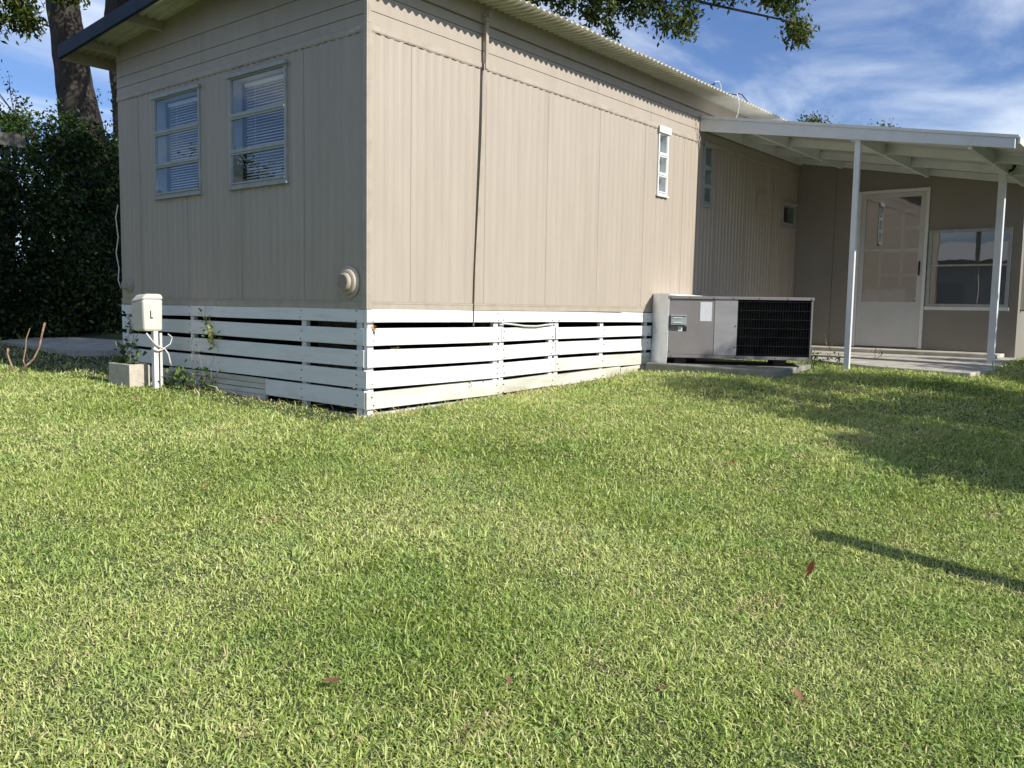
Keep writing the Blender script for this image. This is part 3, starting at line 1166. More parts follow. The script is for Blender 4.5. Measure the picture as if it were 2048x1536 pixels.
mb = MB()
mb.hexa([(XF, YO, cz(YO) - .105), (XF + .035, YO, cz(YO) - .105), (XF + .035, -.0135, cz(-.0135) - .155), (XF, -.0135, cz(-.0135) - .155),
         (XF, YO, cz(YO) + .004), (XF + .035, YO, cz(YO) + .004), (XF + .035, -.0135, cz(-.0135) + .004), (XF, -.0135, cz(-.0135) + .004)])
part('fascia', mb, M['porch_white'], cov, bevel=.003)
# metal drip edge on top of the fascia
mb = MB()
sloped(mb, XF - .012, XF + .05, YO - .03, -.02, .0065, .016)
sloped(mb, XF - .012, XF - .008, YO - .03, -.02, -.012, .0065)
part('drip_edge', mb, M['frame_white'], cov)
# beams along Y (parallel to the fascia) and rafters along X
for xb in (6.1, 7.15, XL - .06):
    mb = MB()
    sloped(mb, xb, xb + .04, YO + .1, -.035, -.11, -.026)
    part('beam', mb, M['porch_white'], cov)
for yb, h in ((-.62, .11), (-1.74, .12), (-2.84, .12)):
    mb = MB()
    zb = cz(yb)
    xa = XF + .037
    seg = [xa, 6.098, 6.142, 7.148, 7.192, XL - .062]
    for q in (0, 2, 4):
        mb.hexa([(seg[q], yb - .02, zb - h - .02), (seg[q + 1], yb - .02, zb - h - .02), (seg[q + 1], yb + .02, zb - h - .02), (seg[q], yb + .02, zb - h - .02),
                 (seg[q], yb - .02, zb - .003), (seg[q + 1], yb - .02, zb - .003), (seg[q + 1], yb + .02, zb + .0), (seg[q], yb + .02, zb + .0)])
    part('rafter', mb, M['porch_white'], cov)
mb = MB()
mb.hexa([(XF + .04, -.045, cz(0) - .14), (XL, -.045, cz(0) - .14), (XL, -.032, cz(0) - .14), (XF + .04, -.032, cz(0) - .14),
         (XF + .04, -.045, cz(0) - .01), (XL, -.045, cz(0) - .01), (XL, -.032, cz(0) - .01), (XF + .04, -.032, cz(0) - .01)])
part('ledger', mb, M['porch_white'], cov)
# roof sheets, one per bay, slightly stepped
xx = [XF + .036, 5.66, 6.28, 6.9, 7.52, 8.14, XE, 9.5, 10.4, 12.6]
for k in range(len(xx) - 1):
    mb = MB()
    sloped(mb, xx[k], xx[k + 1], YO - .02, -.0135, .0, .006)
    sloped(mb, xx[k], xx[k] + .012, YO - .02, -.0135, .0061, .024)
    part('roof_sheet', mb, M['porch_white'], cov)
# outer eave trim along X
mb = MB()
mb.box(XF + .036, 12.6, YO - .036, YO - .0205, cz(YO) - .06, cz(YO) + .0)
part('eave_trim', mb, M['porch_white'], cov)


def post(x, y, w, d, zt, name='post'):
    mb = MB()
    zb = g1(x, y) - .03
    if x > 5.4:
        zb = .22
    # open steel/wood post of two leaves to read as a boxed section
    mb.box(x - w / 2, x + w / 2, y - d / 2, y + d / 2, zb, zt)
    o = part(name, mb, M['porch_white'], cov, bevel=.004)
    return o


post(5.06, -1.79, .045, .058, cz(-1.79) - .003)
p2 = post(6.93, -2.80, .072, .075, cz(-2.80) - .003)
mb = MB()
mb.tube([(6.89, -2.845, cz(-2.8) - .12), (6.88, -2.90, cz(-2.8) - .10), (6.88, -2.92, cz(-2.8) - .05)], .018, 8)
part('light_socket', mb, M['black'], cov)

# ------------------------------------------------------------------ rooftop cable on the eave
t = thing('roof_antenna_wire', (4.95, -.3, 3.19), 'thin bent antenna wire with loose leads lying on the corrugated eave', 'antenna wire')
mb = MB()
mb.tube([(4.77, -.20, 3.23), (4.80, -.22, 3.27), (4.84, -.26, 3.30)], .009, 5)
part('clip', mb, M['black'], t)
mb = MB()
mb.tube([(4.86, -.25, 3.33), (4.93, -.27, 3.34), (4.95, -.28, 3.30), (4.94, -.29, 3.25), (4.99, -.3, 3.22), (5.10, -.3, 3.23), (5.17, -.3, 3.225)], .005, 5)
part('lead', mb, M['cable'], t)
mb = MB()
mb.tube([(5.02, -.34, 3.215), (5.16, -.37, 3.225), (5.29, -.34, 3.27), (5.40, -.33, 3.28), (5.55, -.33, 3.23), (5.72, -.34, 3.20)], .006, 5)
part('rod', mb, M['wire'], t)
mb = MB()
mb.tube([(5.13, -.39, 3.23), (5.13, -.41, 3.18), (5.16, -.41, 3.10), (5.24, -.36, 3.03), (5.30, -.30, 2.97), (5.33, -.2, 2.965)], .006, 5)
part('drop_lead', mb, M['cable'], t)

# wire and bracket at the far end of the sunlit wall
t = thing('wall_cable', (4.93, 0, 2.9), 'thin looping wire hanging on the sunlit wall beside the patio cover', 'cable')
mb = MB()
mb.tube([(4.90, -.02, 2.93), (4.90, -.035, 2.86), (4.93, -.03, 2.80), (4.985, -.03, 2.76), (4.97, -.03, 2.71), (4.99, -.025, 2.62), (5.0, -.02, 2.56)], .005, 5)
part('wire', mb, M['trim'], t)
mb = MB()
mb.tube([(4.96, -.03, 2.80), (4.92, -.03, 2.75), (4.95, -.03, 2.70)], .004, 5)
part('loop', mb, M['trim'], t)

# ------------------------------------------------------------------ tie-down strap on the sunlit wall
t = thing('tie_down_strap', (1.22, -.03, 3.1), 'flat beige tie down strap hanging from an eave bracket down the sunlit wall', 'strap')
mb = MB()
mb.box(1.185, 1.245, -.075, -.031, 3.07, 3.10)
mb.box(1.205, 1.225, -.095, -.031, 3.10, 3.145)
mb.tube([(1.18, -.05, 3.115), (1.26, -.05, 3.125)], .014, 8)
part('bracket', mb, M['trim'], t)
mb = MB()
mb.box(1.197, 1.227, -.064, -.040, 2.70, 3.075)
part('bar', mb, M['trim'], t)
mb = MB()
rows = []
N = 26
for k in range(N + 1):
    s = k / N
    z = 2.74 - s * 2.12
    xc = 1.205 - .075 * s ** 1.6
    off = .052 - .030 * s - .006 * math.sin(s * 3.1)
    tw = .15 + 1.35 * max(0, (s - .72) / .28) ** 1.5
    hw = .018
    dx, dy = hw * math.cos(tw), hw * math.sin(tw)
    rows.append(((xc - dx, -off - dy * .45, z), (xc + dx, -off + dy * .45, z)))
for k in range(N):
    mb.quad(rows[k][0], rows[k][1], rows[k + 1][1], rows[k + 1][0])
o = part('strap', mb, M['trim'], t)
sm = o.modifiers.new('thick', 'SOLIDIFY')
sm.thickness = .0018

# loose white cable lying in the top skirting gap
mb = MB()
mb.tube([(1.50, -.02, .640), (1.62, -.022, .632), (1.80, -.03, .615), (1.98, -.03, .612), (2.12, -.025, .622), (2.26, -.02, .628)], .009, 6)
tag(mb.build('loose_cable', M['cable'], None, smooth=True), 'loose white cable sagging in the top gap of the sunlit skirting', 'cable')

# cable hanging down the far edge of the gable wall
mb = MB()
mb.tube([(-.02, 3.68, 1.72), (-.03, 3.71, 1.6), (-.02, 3.69, 1.4), (-.03, 3.72, 1.25), (-.025, 3.68, 1.1), (-.03, 3.69, .98), (-.02, 3.66, .90)], .006, 5)
tag(mb.build('hanging_cable', M['cable'], None, smooth=True), 'thin white cable hanging down the far left edge of the house', 'cable')

# ------------------------------------------------------------------ air conditioner
AL = Vector((3.86, -.317, 0))
AR = Vector((4.58, -1.58, 0))
ud = (AR - AL).normalized()
LN = (AR - AL).length
nd = Vector((-ud.y, ud.x, 0))      # pointing away (into depth) for the back of the unit
if nd.x < 0:
    nd = -nd
ACZ0, ACZ1 = .278, .925
ac = thing('air_conditioner', (AL.x, AL.y, ACZ0), 'grey packaged air conditioner with black coil grille, set on a pad beside the house', 'air conditioner')


def A(u, z, o):
    p = AL + ud * u - nd * o
    return (p.x, p.y, z)


def abox(mb, u0, u1, z0, z1, o0, o1):
    mb.hexa([A(u0, z0, o0), A(u1, z0, o0), A(u1, z0, o1), A(u0, z0, o1), A(u0, z1, o0), A(u1, z1, o0), A(u1, z1, o1), A(u0, z1, o1)])


D = .62
u1, u2 = LN * .325, LN * .487
mb = MB()
abox(mb, .0, u2, ACZ0 + .03, ACZ1 - .02, -D, -.012)
abox(mb, u2, LN - .015, ACZ0 + .03, ACZ1 - .02, -D, -.10)
part('cabinet', mb, M['ac'], ac)
mb = MB()
abox(mb, .004, u1 - .002, ACZ0 + .035, ACZ1 - .032, -.012, .0)
pl_ = part('access_panel', mb, M['ac'], ac, bevel=.003)
mb = MB()
abox(mb, u1 + .002, u2 - .002, ACZ0 + .035, ACZ1 - .032, -.012, .003)
part('service_panel', mb, M['ac_light'], ac, bevel=.003)
mb = MB()
abox(mb, -.008, LN + .008, ACZ1 - .030, ACZ1, -D - .01, .012)
abox(mb, -.008, LN + .008, ACZ1 - .0301, ACZ1 - .006, .0121, .0145)
part('lid', mb, M['ac'], ac, bevel=.003)
mb = MB()
abox(mb, .0, LN, ACZ0, ACZ0 + .033, -D, .006)
part('base_rail', mb, M['ac'], ac, bevel=.003)
mb = MB()
abox(mb, LN - .016, LN, ACZ0 + .034, ACZ1 - .031, -.12, .004)
part('corner_post', mb, M['ac'], ac)
mb = MB()   # coil fins, corrugated
n = 150
for k in range(n):
    a = u2 + .004 + (LN - .024 - u2) * k / n
    b = u2 + .004 + (LN - .024 - u2) * (k + .5) / n
    mb.quad(A(a, ACZ0 + .035, -.034), A(b, ACZ0 + .035, -.024), A(b, ACZ1 - .032, -.024), A(a, ACZ1 - .032, -.034))
    c = u2 + .004 + (LN - .024 - u2) * (k + 1) / n
    mb.quad(A(b, ACZ0 + .035, -.024), A(c, ACZ0 + .035, -.034), A(c, ACZ1 - .032, -.034), A(b, ACZ1 - .032, -.024))
part('coil', mb, M['coil'], ac)
mb = MB()
k = 0
for i in range(28):
    a = u2 + .01 + (LN - .04 - u2) * i / 27
    abox(mb, a - .0014, a + .0014, ACZ0 + .036, ACZ1 - .033, -.006, -.0025)
for i in range(7):
    z = ACZ0 + .05 + (ACZ1 - ACZ0 - .10) * i / 6
    abox(mb, u2 + .004, LN - .018, z - .002, z + .002, -.0024, .0015)
part('grille', mb, M['wire'], ac)
mb = MB()
abox(mb, LN * .225, LN * .307, .665, .865, .0002, .0022)
part('sticker', mb, M['ac_label'], ac, label='faded white rating sticker')
mb = MB()
abox(mb, LN * .020, LN * .128, .622, .722, .0002, .05)
abox(mb, LN * .016, LN * .132, .712, .726, .0004, .058)
sb = part('switch_box', mb, M['ac_box'], ac, bevel=.004)
s = MB()
abox(s, LN * .036, LN * .098, .690, .700, .0502, .056)
abox(s, LN * .036, LN * .098, .640, .650, .0502, .056)
subpart('ridge', s, M['ac_label'], sb)
mb = MB()
abox(mb, LN * .073, LN * .103, .555, .607, .0003, .002)
part('warning_label', mb, M['ac_label'], ac)
mb = MB()
abox(mb, LN * .1035, LN * .132, .555, .607, .0003, .002)
abox(mb, LN * .085, LN * .088, .566, .598, .0021, .003)
abox(mb, LN * .080, LN * .094, .574, .578, .0021, .003)
part('warning_label', mb, M['black'], ac, label='black half of the small warning label')
mb = MB()
for (u, z) in ((.02, ACZ1 - .018), (.22, ACZ1 - .018), (.46, ACZ1 - .018), (.66, ACZ1 - .018), (.92, ACZ1 - .018), (1.2, ACZ1 - .018), (1.43, ACZ1 - .018),
               (.04, ACZ0 + .016), (.4, ACZ0 + .016), (.7, ACZ0 + .016), (1.1, ACZ0 + .016), (.02, .60), (.69, .62), (.69, .4), (.02, .34)):
    abox(mb, u - .005, u + .005, z - .005, z + .005, .0035, .017 if z > .9 else .009)
part('screw', mb, M['black'], ac)
# pad
mb = MB()
mb.hexa([(3.82, -1.50, .10), (5.10, -1.42, .10), (5.10, -.05, .10), (3.80, -.10, .10), (3.82, -1.50, .205), (5.10, -1.42, .215), (5.10, -.05, .215), (3.80, -.10, .215)])
o = mb.build('equipment_pad', M['pad'], None, bevel=.012)
tag(o, 'mossy grey concrete pad under the air conditioner', 'concrete pad')
for i_, (u_, o_) in enumerate(((.08, -.05), (LN - .35, -.08), (.2, -D + .06), (LN - .35, -D + .06))):
    mb = MB()
    abox(mb, u_, u_ + .12, .200, ACZ0 - .0005, o_ - .05, o_)
    part('foot', mb, M['black'], ac)
# duct cover between the wall and the unit
dc = thing('duct_cover', (4.0, -.1, .15), 'crumpled white sheet metal duct cover between skirting and air conditioner', 'duct cover')
mb = MB()
P0, P1 = Vector((4.055, -.02, 0)), Vector((AL.x - .005, AL.y - .01, 0))
rows = []
for k in range(9):
    s = k / 8
    z = .945 - s * .83
    fl = -.012 + .010 * math.sin(s * 7) + (.022 if s > .78 else 0)
    shift = Vector((-.02 * s, -.0, 0))
    q0 = P0 + shift + Vector((-.012 * math.sin(s * 9), 0, 0))
    q1 = P1 + Vector((0.0, -.0, 0)) + Vector((.0, .02 * max(0, s - .8) * 6, 0)) + shift * .5
    mid = (q0 + q1) / 2 + Vector((-.03 - fl, .0 + .012 * math.sin(s * 11), 0))
    rows.append([(q0.x, q0.y, z), (mid.x, mid.y, z + .004), (q1.x, q1.y, z)])
for k in range(8):
    for j in range(2):
        mb.quad(rows[k][j], rows[k][j + 1], rows[k + 1][j + 1], rows[k + 1][j])
o = part('side_sheet', mb, M['galv'], dc)
sm = o.modifiers.new('thick', 'SOLIDIFY')
sm.thickness = .003
mb = MB()
mb.hexa([(4.05, -.015, .930), (5.22, -.015, .935), (5.22, -.09, .930), (3.86, -.33, .930), (4.05, -.015, .950), (5.22, -.015, .955), (5.22, -.09, .945), (3.86, -.33, .942)])
part('top_flashing', mb, M['galv'], dc)
mb = MB()
mb.poly([(4.02, -.052, .60), (3.93, -.21, .66), (3.95, -.17, .56), (4.01, -.065, .50)])
part('tape_patch', mb, M['ac_label'], dc)

# ------------------------------------------------------------------ utility pedestal, concrete block, plants
ped = thing('utility_pedestal', (-.31, 2.5, .02), 'cream telephone pedestal box on a white channel post beside the gable wall', 'utility box')
bx0, bx1, by0, by1 = -.43, -.245, 2.43, 2.66
mb = MB()
# housing with slightly flared front and sloping hood top
mb.hexa([(bx0 + .015, by0 + .012, .515), (bx1, by0 + .012, .515), (bx1, by1, .515), (bx0 + .015, by1, .515),
         (bx0, by0, .80), (bx1, by0, .80), (bx1, by1, .775), (bx0, by1, .765)])
part('housing', mb, M['cream'], ped, bevel=.022)
mb = MB()
mb.hexa([(bx0 - .008, by0 - .008, .795), (bx1 + .006, by0 - .008, .795), (bx1 + .006, by1 + .006, .765), (bx0 - .008, by1 + .006, .765),
         (bx0 + .03, by0 + .0, .845), (bx1 - .01, by0 + .0, .845), (bx1 - .01, by1 - .05, .835), (bx0 + .03, by1 - .05, .835)])
part('hood', mb, M['cream'], ped, bevel=.02)
mb = MB()
mb.box(-.300, -.291, 2.437, 2.441, .60, .668)
mb.box(-.291, -.274, 2.437, 2.441, .60, .609)
mb2 = MB()
for z in (.70, .725, .57):
    mb2.box(-.300, -.272, 2.434, 2.440, z, z + .004)
mm = part('lettering', mb, M['black'], ped)
mm.location = (-.065, -.0055, .03)
mb = MB()
mb.box(-.325, -.285, 2.455, 2.46, -.1, .53)
mb.box(-.325, -.320, 2.46, 2.50, -.1, .53)
mb.box(-.290, -.285, 2.46, 2.50, -.1, .53)
part('post', mb, M['white'], ped)
mb = MB()
mb.box(-.268, -.245, 2.46, 2.49, .0, .50)
part('conduit', mb, M['cable'], ped)
mb = MB()
mb.tube([(-.40, 2.44, .50), (-.36, 2.43, .44), (-.32, 2.44, .40), (-.27, 2.43, .37), (-.235, 2.44, .36), (-.20, 2.44, .31), (-.185, 2.44, .24), (-.17, 2.45, .20)], .008, 6)
mb.tube([(-.25, 2.44, .36), (-.17, 2.46, .40), (-.15, 2.46, .46), (-.19, 2.46, .49)], .005, 6)
mb.tube([(-.34, 2.44, .36), (-.30, 2.44, .345), (-.25, 2.44, .355)], .01, 6)
part('cable', mb, M['cable'], ped, smooth=True)

blk = thing('concrete_block', (-.36, 2.85, .03), 'hollow concrete block used as a planter beside the utility box', 'concrete block')
kx0, kx1, ky0, ky1, kz0, kz1 = -.46, -.27, 2.64, 3.03, -.01, .215
mb = MB()
w = .03
mb.box(kx0, kx1, ky0, ky0 + w, kz0, kz1)
mb.box(kx0, kx1, ky1 - w, ky1, kz0, kz1)
mb.box(kx0, kx0 + w, ky0 + w, ky1 - w, kz0, kz1)
mb.box(kx1 - w, kx1, ky0 + w, ky1 - w, kz0, kz1)
mb.box(kx0 + w, kx1 - w, (ky0 + ky1) / 2 - .015, (ky0 + ky1) / 2 + .015, kz0, kz1 - .001)
M['block'] = mat('pale_block_concrete', (0.52, 0.47, 0.38), 0.9, 0.08, 20, bump=0.3, bscale=90, dirt=(0.3, 0.28, 0.2), dscale=7, dlo=.5, dhi=.8, damt=.5)
part('shell', mb, M['block'], blk, bevel=.006)
mb = MB()
mb.box(kx0 + w, kx1 - w, ky0 + w, ky1 - w, kz0, kz1 - .03)
part('soil', mb, M['soil'], blk)


def plant(name, label, cat, base, stems, leaf, m, n_per=8, spread=.03, group=None, seed=1, up=.4, aspect=.5, stem_r=.0035):
    """stems: lists of points relative to base; leaves along each"""
    rng = np.random.default_rng(seed)
    t = thing(name, base, label, cat, group)
    P = []
    for st in stems:
        mb = MB()
        pts = [Vector(base) + Vector(p) for p in st]
        mb.tube(pts, [stem_r * (1 - .5 * i / len(pts)) for i in range(len(pts))], 5)
        for _ in range(n_per):
            i = rng.integers(0, len(pts) - 1)
            f = rng.uniform(.2, 1)
            q = pts[i].lerp(pts[i + 1], float(f))
            P.append(np.array(q) + rng.normal(size=3) * spread)
        part('stem', mb, M['twig'], t)
    o = leaves('foliage', np.array(P), leaf, M[m], t, up_bias=up, aspect=aspect, rng=rng)
    return t


plant('potted_weed', 'broad leaved green weed growing out of the concrete block', 'plant', (-.37, 2.82, .18),
      [[(0, 0, 0), (0, -.03, .12), (.03, -.05, .24), (.05, -.10, .33)], [(0, .05, 0), (0, .10, .12), (-.02, .12, .2)], [(0, -.05, 0), (.03, -.1, .1), (.05, -.13, .16)],
       [(0, .1, 0), (.0, .15, .08)]], .075, 'vine', 9, .025, seed=3, aspect=.7)
plant('ground_weed', 'low leafy weed clump at the foot of the utility post', 'plant', (-.13, 2.25, .02),
      [[(0, 0, 0), (0, .05, .1), (.0, .08, .16)], [(-.05, .1, 0), (-.06, .14, .1)], [(0, -.12, 0), (0, -.14, .12), (.01, -.2, .18)], [(-.05, -.05, 0), (-.08, -.05, .12)],
       [(0, -.2, -.01), (.02, -.25, .1)], [(-.03, .2, .0), (-.03, .22, .1)]], .055, 'vine', 26, .04, seed=5, aspect=.6)
plant('grass_weed', 'wiry seed headed weed arching in front of the shaded skirting', 'weed', (-.06, 1.98, .02),
      [[(0, 0, 0), (0, -.0, .2), (0, -.06, .30), (0, -.13, .28)], [(0, .1, 0), (-.01, .14, .22), (-.01, .22, .42)], [(0, .3, 0), (-.02, .28, .30), (-.02, .27, .55)],
       [(0, 0, 0), (0, -.1, .16), (0, -.2, .18)]], .03, 'vine', 5, .012, seed=8, stem_r=.0025)
plant('yellow_vine', 'yellow green vine sprig poking through the shaded skirting', 'vine', (-.02, 2.02, .45),
      [[(.03, 0, .0), (-.03, .01, .05), (-.04, .02, .12), (-.02, .0, .18)], [(.03, 0, 0), (-.04, -.04, .03), (-.05, -.06, .10)]], .055, 'vine_yellow', 16, .02, seed=9)
plant('green_vine', 'dark green vine shoot climbing over the top board of the shaded skirting', 'vine', (-.02, 2.10, .58),
      [[(.03, 0, -.02), (-.03, .0, .06), (-.03, .03, .12), (-.03, .08, .14)], [(.0, 0, 0), (-.03, -.04, .07)], [(0, 0, -.12), (-.03, -.1, -.17), (-.02, -.22, -.19)]], .045, 'vine', 6, .012, seed=10)
plant('dark_vine', 'thin dark vine creeping on the boards at the far left end of the skirting', 'vine', (-.03, 3.42, .05),
      [[(0, 0, 0), (0, .04, .25), (0, -.02, .4), (0, .1, .6)], [(0, .1, .1), (0, .14, .3), (0, .06, .44), (0, .02, .5)], [(0, -.1, .0), (0, -.08, .2), (0, .0, .32)],
       [(-.02, .15, .05), (-.02, .2, .3)]], .05, 'hedge', 16, .02, seed=12)
plant('weed_by_pad', 'small leafy weeds between the air conditioner pad and the patio', 'plant', (5.3, -1.45, .2),
      [[(0, 0, 0), (0, 0, .08)], [(.1, .1, 0), (.1, .1, .07)], [(-.1, -.08, 0), (-.1, -.1, .09)], [(.2, .2, 0), (.2, .2, .06)], [(-.2, .05, 0), (-.22, .05, .08)],
       [(.1, -.12, 0), (.1, -.14, .07)]], .045, 'vine', 26, .05, seed=14)
plant('weed_by_wall', 'tiny sprig growing at the base of the door wall', 'plant', (7.55, -.72, .27), [[(0, 0, 0), (0, .02, .09), (0, .04, .15)], [(0, 0, 0), (.02, -.06, .08)]], .03, 'vine', 9, .02, seed=15)
plant('weed_by_step', 'small sprig growing through the patio in front of the storm door', 'plant', (6.2, -1.75, .24), [[(0, 0, 0), (0, .02, .09), (0, .0, .15)], [(0, 0, 0), (.02, -.06, .07)]], .03, 'vine', 8, .02, seed=16)
for i, (x, z, c) in enumerate(((.22, .46, 'tiny weed poking through the first sunlit skirting gap'), (1.05, .15, 'weed tuft behind the lowest gap of the sunlit skirting'))):
    plant('gap_weed', c, 'weed', (x, .02, z - .03), [[(0, 0, 0), (.03, -.03, .03), (.06, -.05, .03)], [(0, 0, 0), (.1, -.02, .02)], [(0, 0, 0), (.2, -.02, .02)]], .03, 'vine_yellow', 5, .01, seed=20 + i)
# orange leaf caught on the corner board
t = thing('caught_leaf', (.05, -.03, .62), 'curled orange dry leaf caught on the skirting at the house corner', 'leaf')
leaves('blade', np.array([[.05, -.03, .62], [.06, -.035, .60], [.07, -.03, .625]]), .06, M['leaf_orange'], t, rng=np.random.default_rng(2), aspect=.6)

# twig sapling at the left edge
t = thing('bare_sapling', (-.72, 4.55, g1(-.72, 4.55)), 'bare broken sapling with two upright red brown twigs at the lawn edge', 'sapling')
vx = Vector((math.sin(yaw), -math.cos(yaw), 0))  # roughly across the view, only a modelling axis
B = Vector((-.60, 4.62, g1(-.6, 4.6)))


def tw(pts, r):
    mb = MB()
    mb.tube([B + vx * a + Vector((0, 0, z)) for a, z in pts], r, 6)
    return mb


part('twig', tw([(-.04, .0), (.04, .07), (.13, .15), (.19, .27), (.22, .40), (.255, .52)], [.012, .011, .010, .010, .010, .011]), M['twig'], t, smooth=True)
part('twig', tw([(.04, .07), (.02, .13), (.05, .26), (.06, .36), (.10, .46)], [.008, .007, .007, .006, .004]), M['twig'], t, smooth=True)
part('twig', tw([(-.22, -.02), (-.14, .0), (-.09, .05), (-.12, .13), (-.14, .2), (-.13, .25)], [.013, .013, .012, .010, .009, .010]), M['twig'], t, smooth=True)

# ------------------------------------------------------------------ fallen leaves
FL = [(-2.66, -2.93, 'leaf_brown', .040, 'dull brown leaf lying in the near foreground grass left of centre'),
      (-.67, -3.54, 'leaf_red', .050, 'bright red leaf standing up in the grass near the long pole shadow'),
      (-2.29, -3.26, 'leaf_brown', .020, 'small brown leaf in the near foreground grass at centre'),
      (-.86, 1.77, 'leaf_red', .030, 'red brown leaf on the lawn at the far left, before the utility box'),
      (-1.58, -2.01, 'leaf_brown', .022, 'tiny brown leaf in mid lawn below the house corner'),
      (-1.46, -2.13, 'leaf_brown', .020, 'tiny tan leaf just right of another in mid lawn below the corner'),
      (.65, -2.57, 'leaf_red', .030, 'small orange leaf on the lawn before the tree shade'),
      (-.95, -.75, 'leaf_orange', .028, 'orange leaf on the lawn a little left of the house corner'),
      (-.30, -.55, 'leaf_brown', .026, 'brown leaf on the lawn close to the corner of the skirting'),
      (-.75, -1.35, 'leaf_red', .026, 'red leaf on the lawn below the corner'),
      (-.55, -1.45, 'leaf_orange', .024, 'orange leaf beside a red one below the corner'),
      (-1.4, .9, 'leaf_brown', .028, 'brown leaf on the left lawn near the shade edge'),
      (-2.6, .3, 'leaf_brown', .026, 'brown leaf near the left edge of the lawn'),
      (-1.9, -1.0, 'leaf_red', .020, 'speck of red leaf in the left half of the lawn'),
      (.9, -2.0, 'leaf_brown', .026, 'brown leaf on the lawn in front of the sunlit skirting'),
      (1.2, -1.2, 'leaf_orange', .026, 'orange leaf on the lawn nearer the sunlit skirting'),
      (-1.75, -3.9, 'leaf_brown', .030, 'brown curled leaf at the lower right foreground'),
      (-2.0, -3.6, 'leaf_brown', .022, 'small brown leaf at the bottom of the lawn right of centre')]
for i, (x, y, m, s, lab) in enumerate(FL):
    rng = np.random.default_rng(100 + i)
    z = g1(x, y) + .034
    a = rng.uniform(0, 6.28)
    tilt = 1.0 if i == 1 else (.12 if i == 0 else rng.uniform(.1, .6))
    c, sn = math.cos(a), math.sin(a)
    pts = []
    nseg = 7
    V, F = [], []
    for k in range(nseg + 1):
        u = k / nseg
        hw = s * (.34 + .10 * math.cos(k * 2.6 + i)) * math.sin(math.pi * min(1, u * .93 + .05)) ** .8
        for sd in (-1, 0, 1):
            lx = (u - .5) * s * 1.5
            ly = sd * hw
            lz = abs(sd) * hw * .35 + .25 * s * (u - .5) ** 2 * 2
            X_ = lx * math.cos(tilt) - lz * math.sin(tilt)
            Z_ = lx * math.sin(tilt) + lz * math.cos(tilt)
            V.append((x + X_ * c - ly * sn, y + X_ * sn + ly * c, z + Z_))
    for k in range(nseg):
        for j in range(2):
            q = k * 3 + j
            F.append((q, q + 1, q + 4, q + 3))
    o = npmesh('fallen_leaf', V, F, M[m], None, np.full(len(V), rng.uniform(.2, .9)), smooth=True)
    tag(o, lab, 'leaf', 'fallen leaves on the lawn')

# ------------------------------------------------------------------ lawn grass


def vnoise(X, Y, s, seed):
    r = np.random.default_rng(seed).uniform(size=(256, 256))
    x, y = X * s + 1000, Y * s + 1000
    xi, yi = np.floor(x).astype(int), np.floor(y).astype(int)
    fx, fy = x - xi, y - yi
    fx, fy = fx * fx * (3 - 2 * fx), fy * fy * (3 - 2 * fy)
    g = lambda a, b: r[a % 256, b % 256]
    return (g(xi, yi) * (1 - fx) + g(xi + 1, yi) * fx) * (1 - fy) + (g(xi, yi + 1) * (1 - fx) + g(xi + 1, yi + 1) * fx) * fy


def in_poly(X, Y, P):
    c = np.zeros(len(X), bool)
    n = len(P)
    for i in range(n):
        x0, y0 = P[i]
        x1, y1 = P[(i + 1) % n]
        t = ((y0 > Y) != (y1 > Y)) & (X < (x1 - x0) * (Y - y0) / (y1 - y0 + 1e-12) + x0)
        c ^= t
    return c


def shrink(P, d):
    c = np.mean(P, axis=0)
    return [tuple(np.array(p) + (c - np.array(p)) / np.linalg.norm(c - np.array(p)) * d) for p in P]


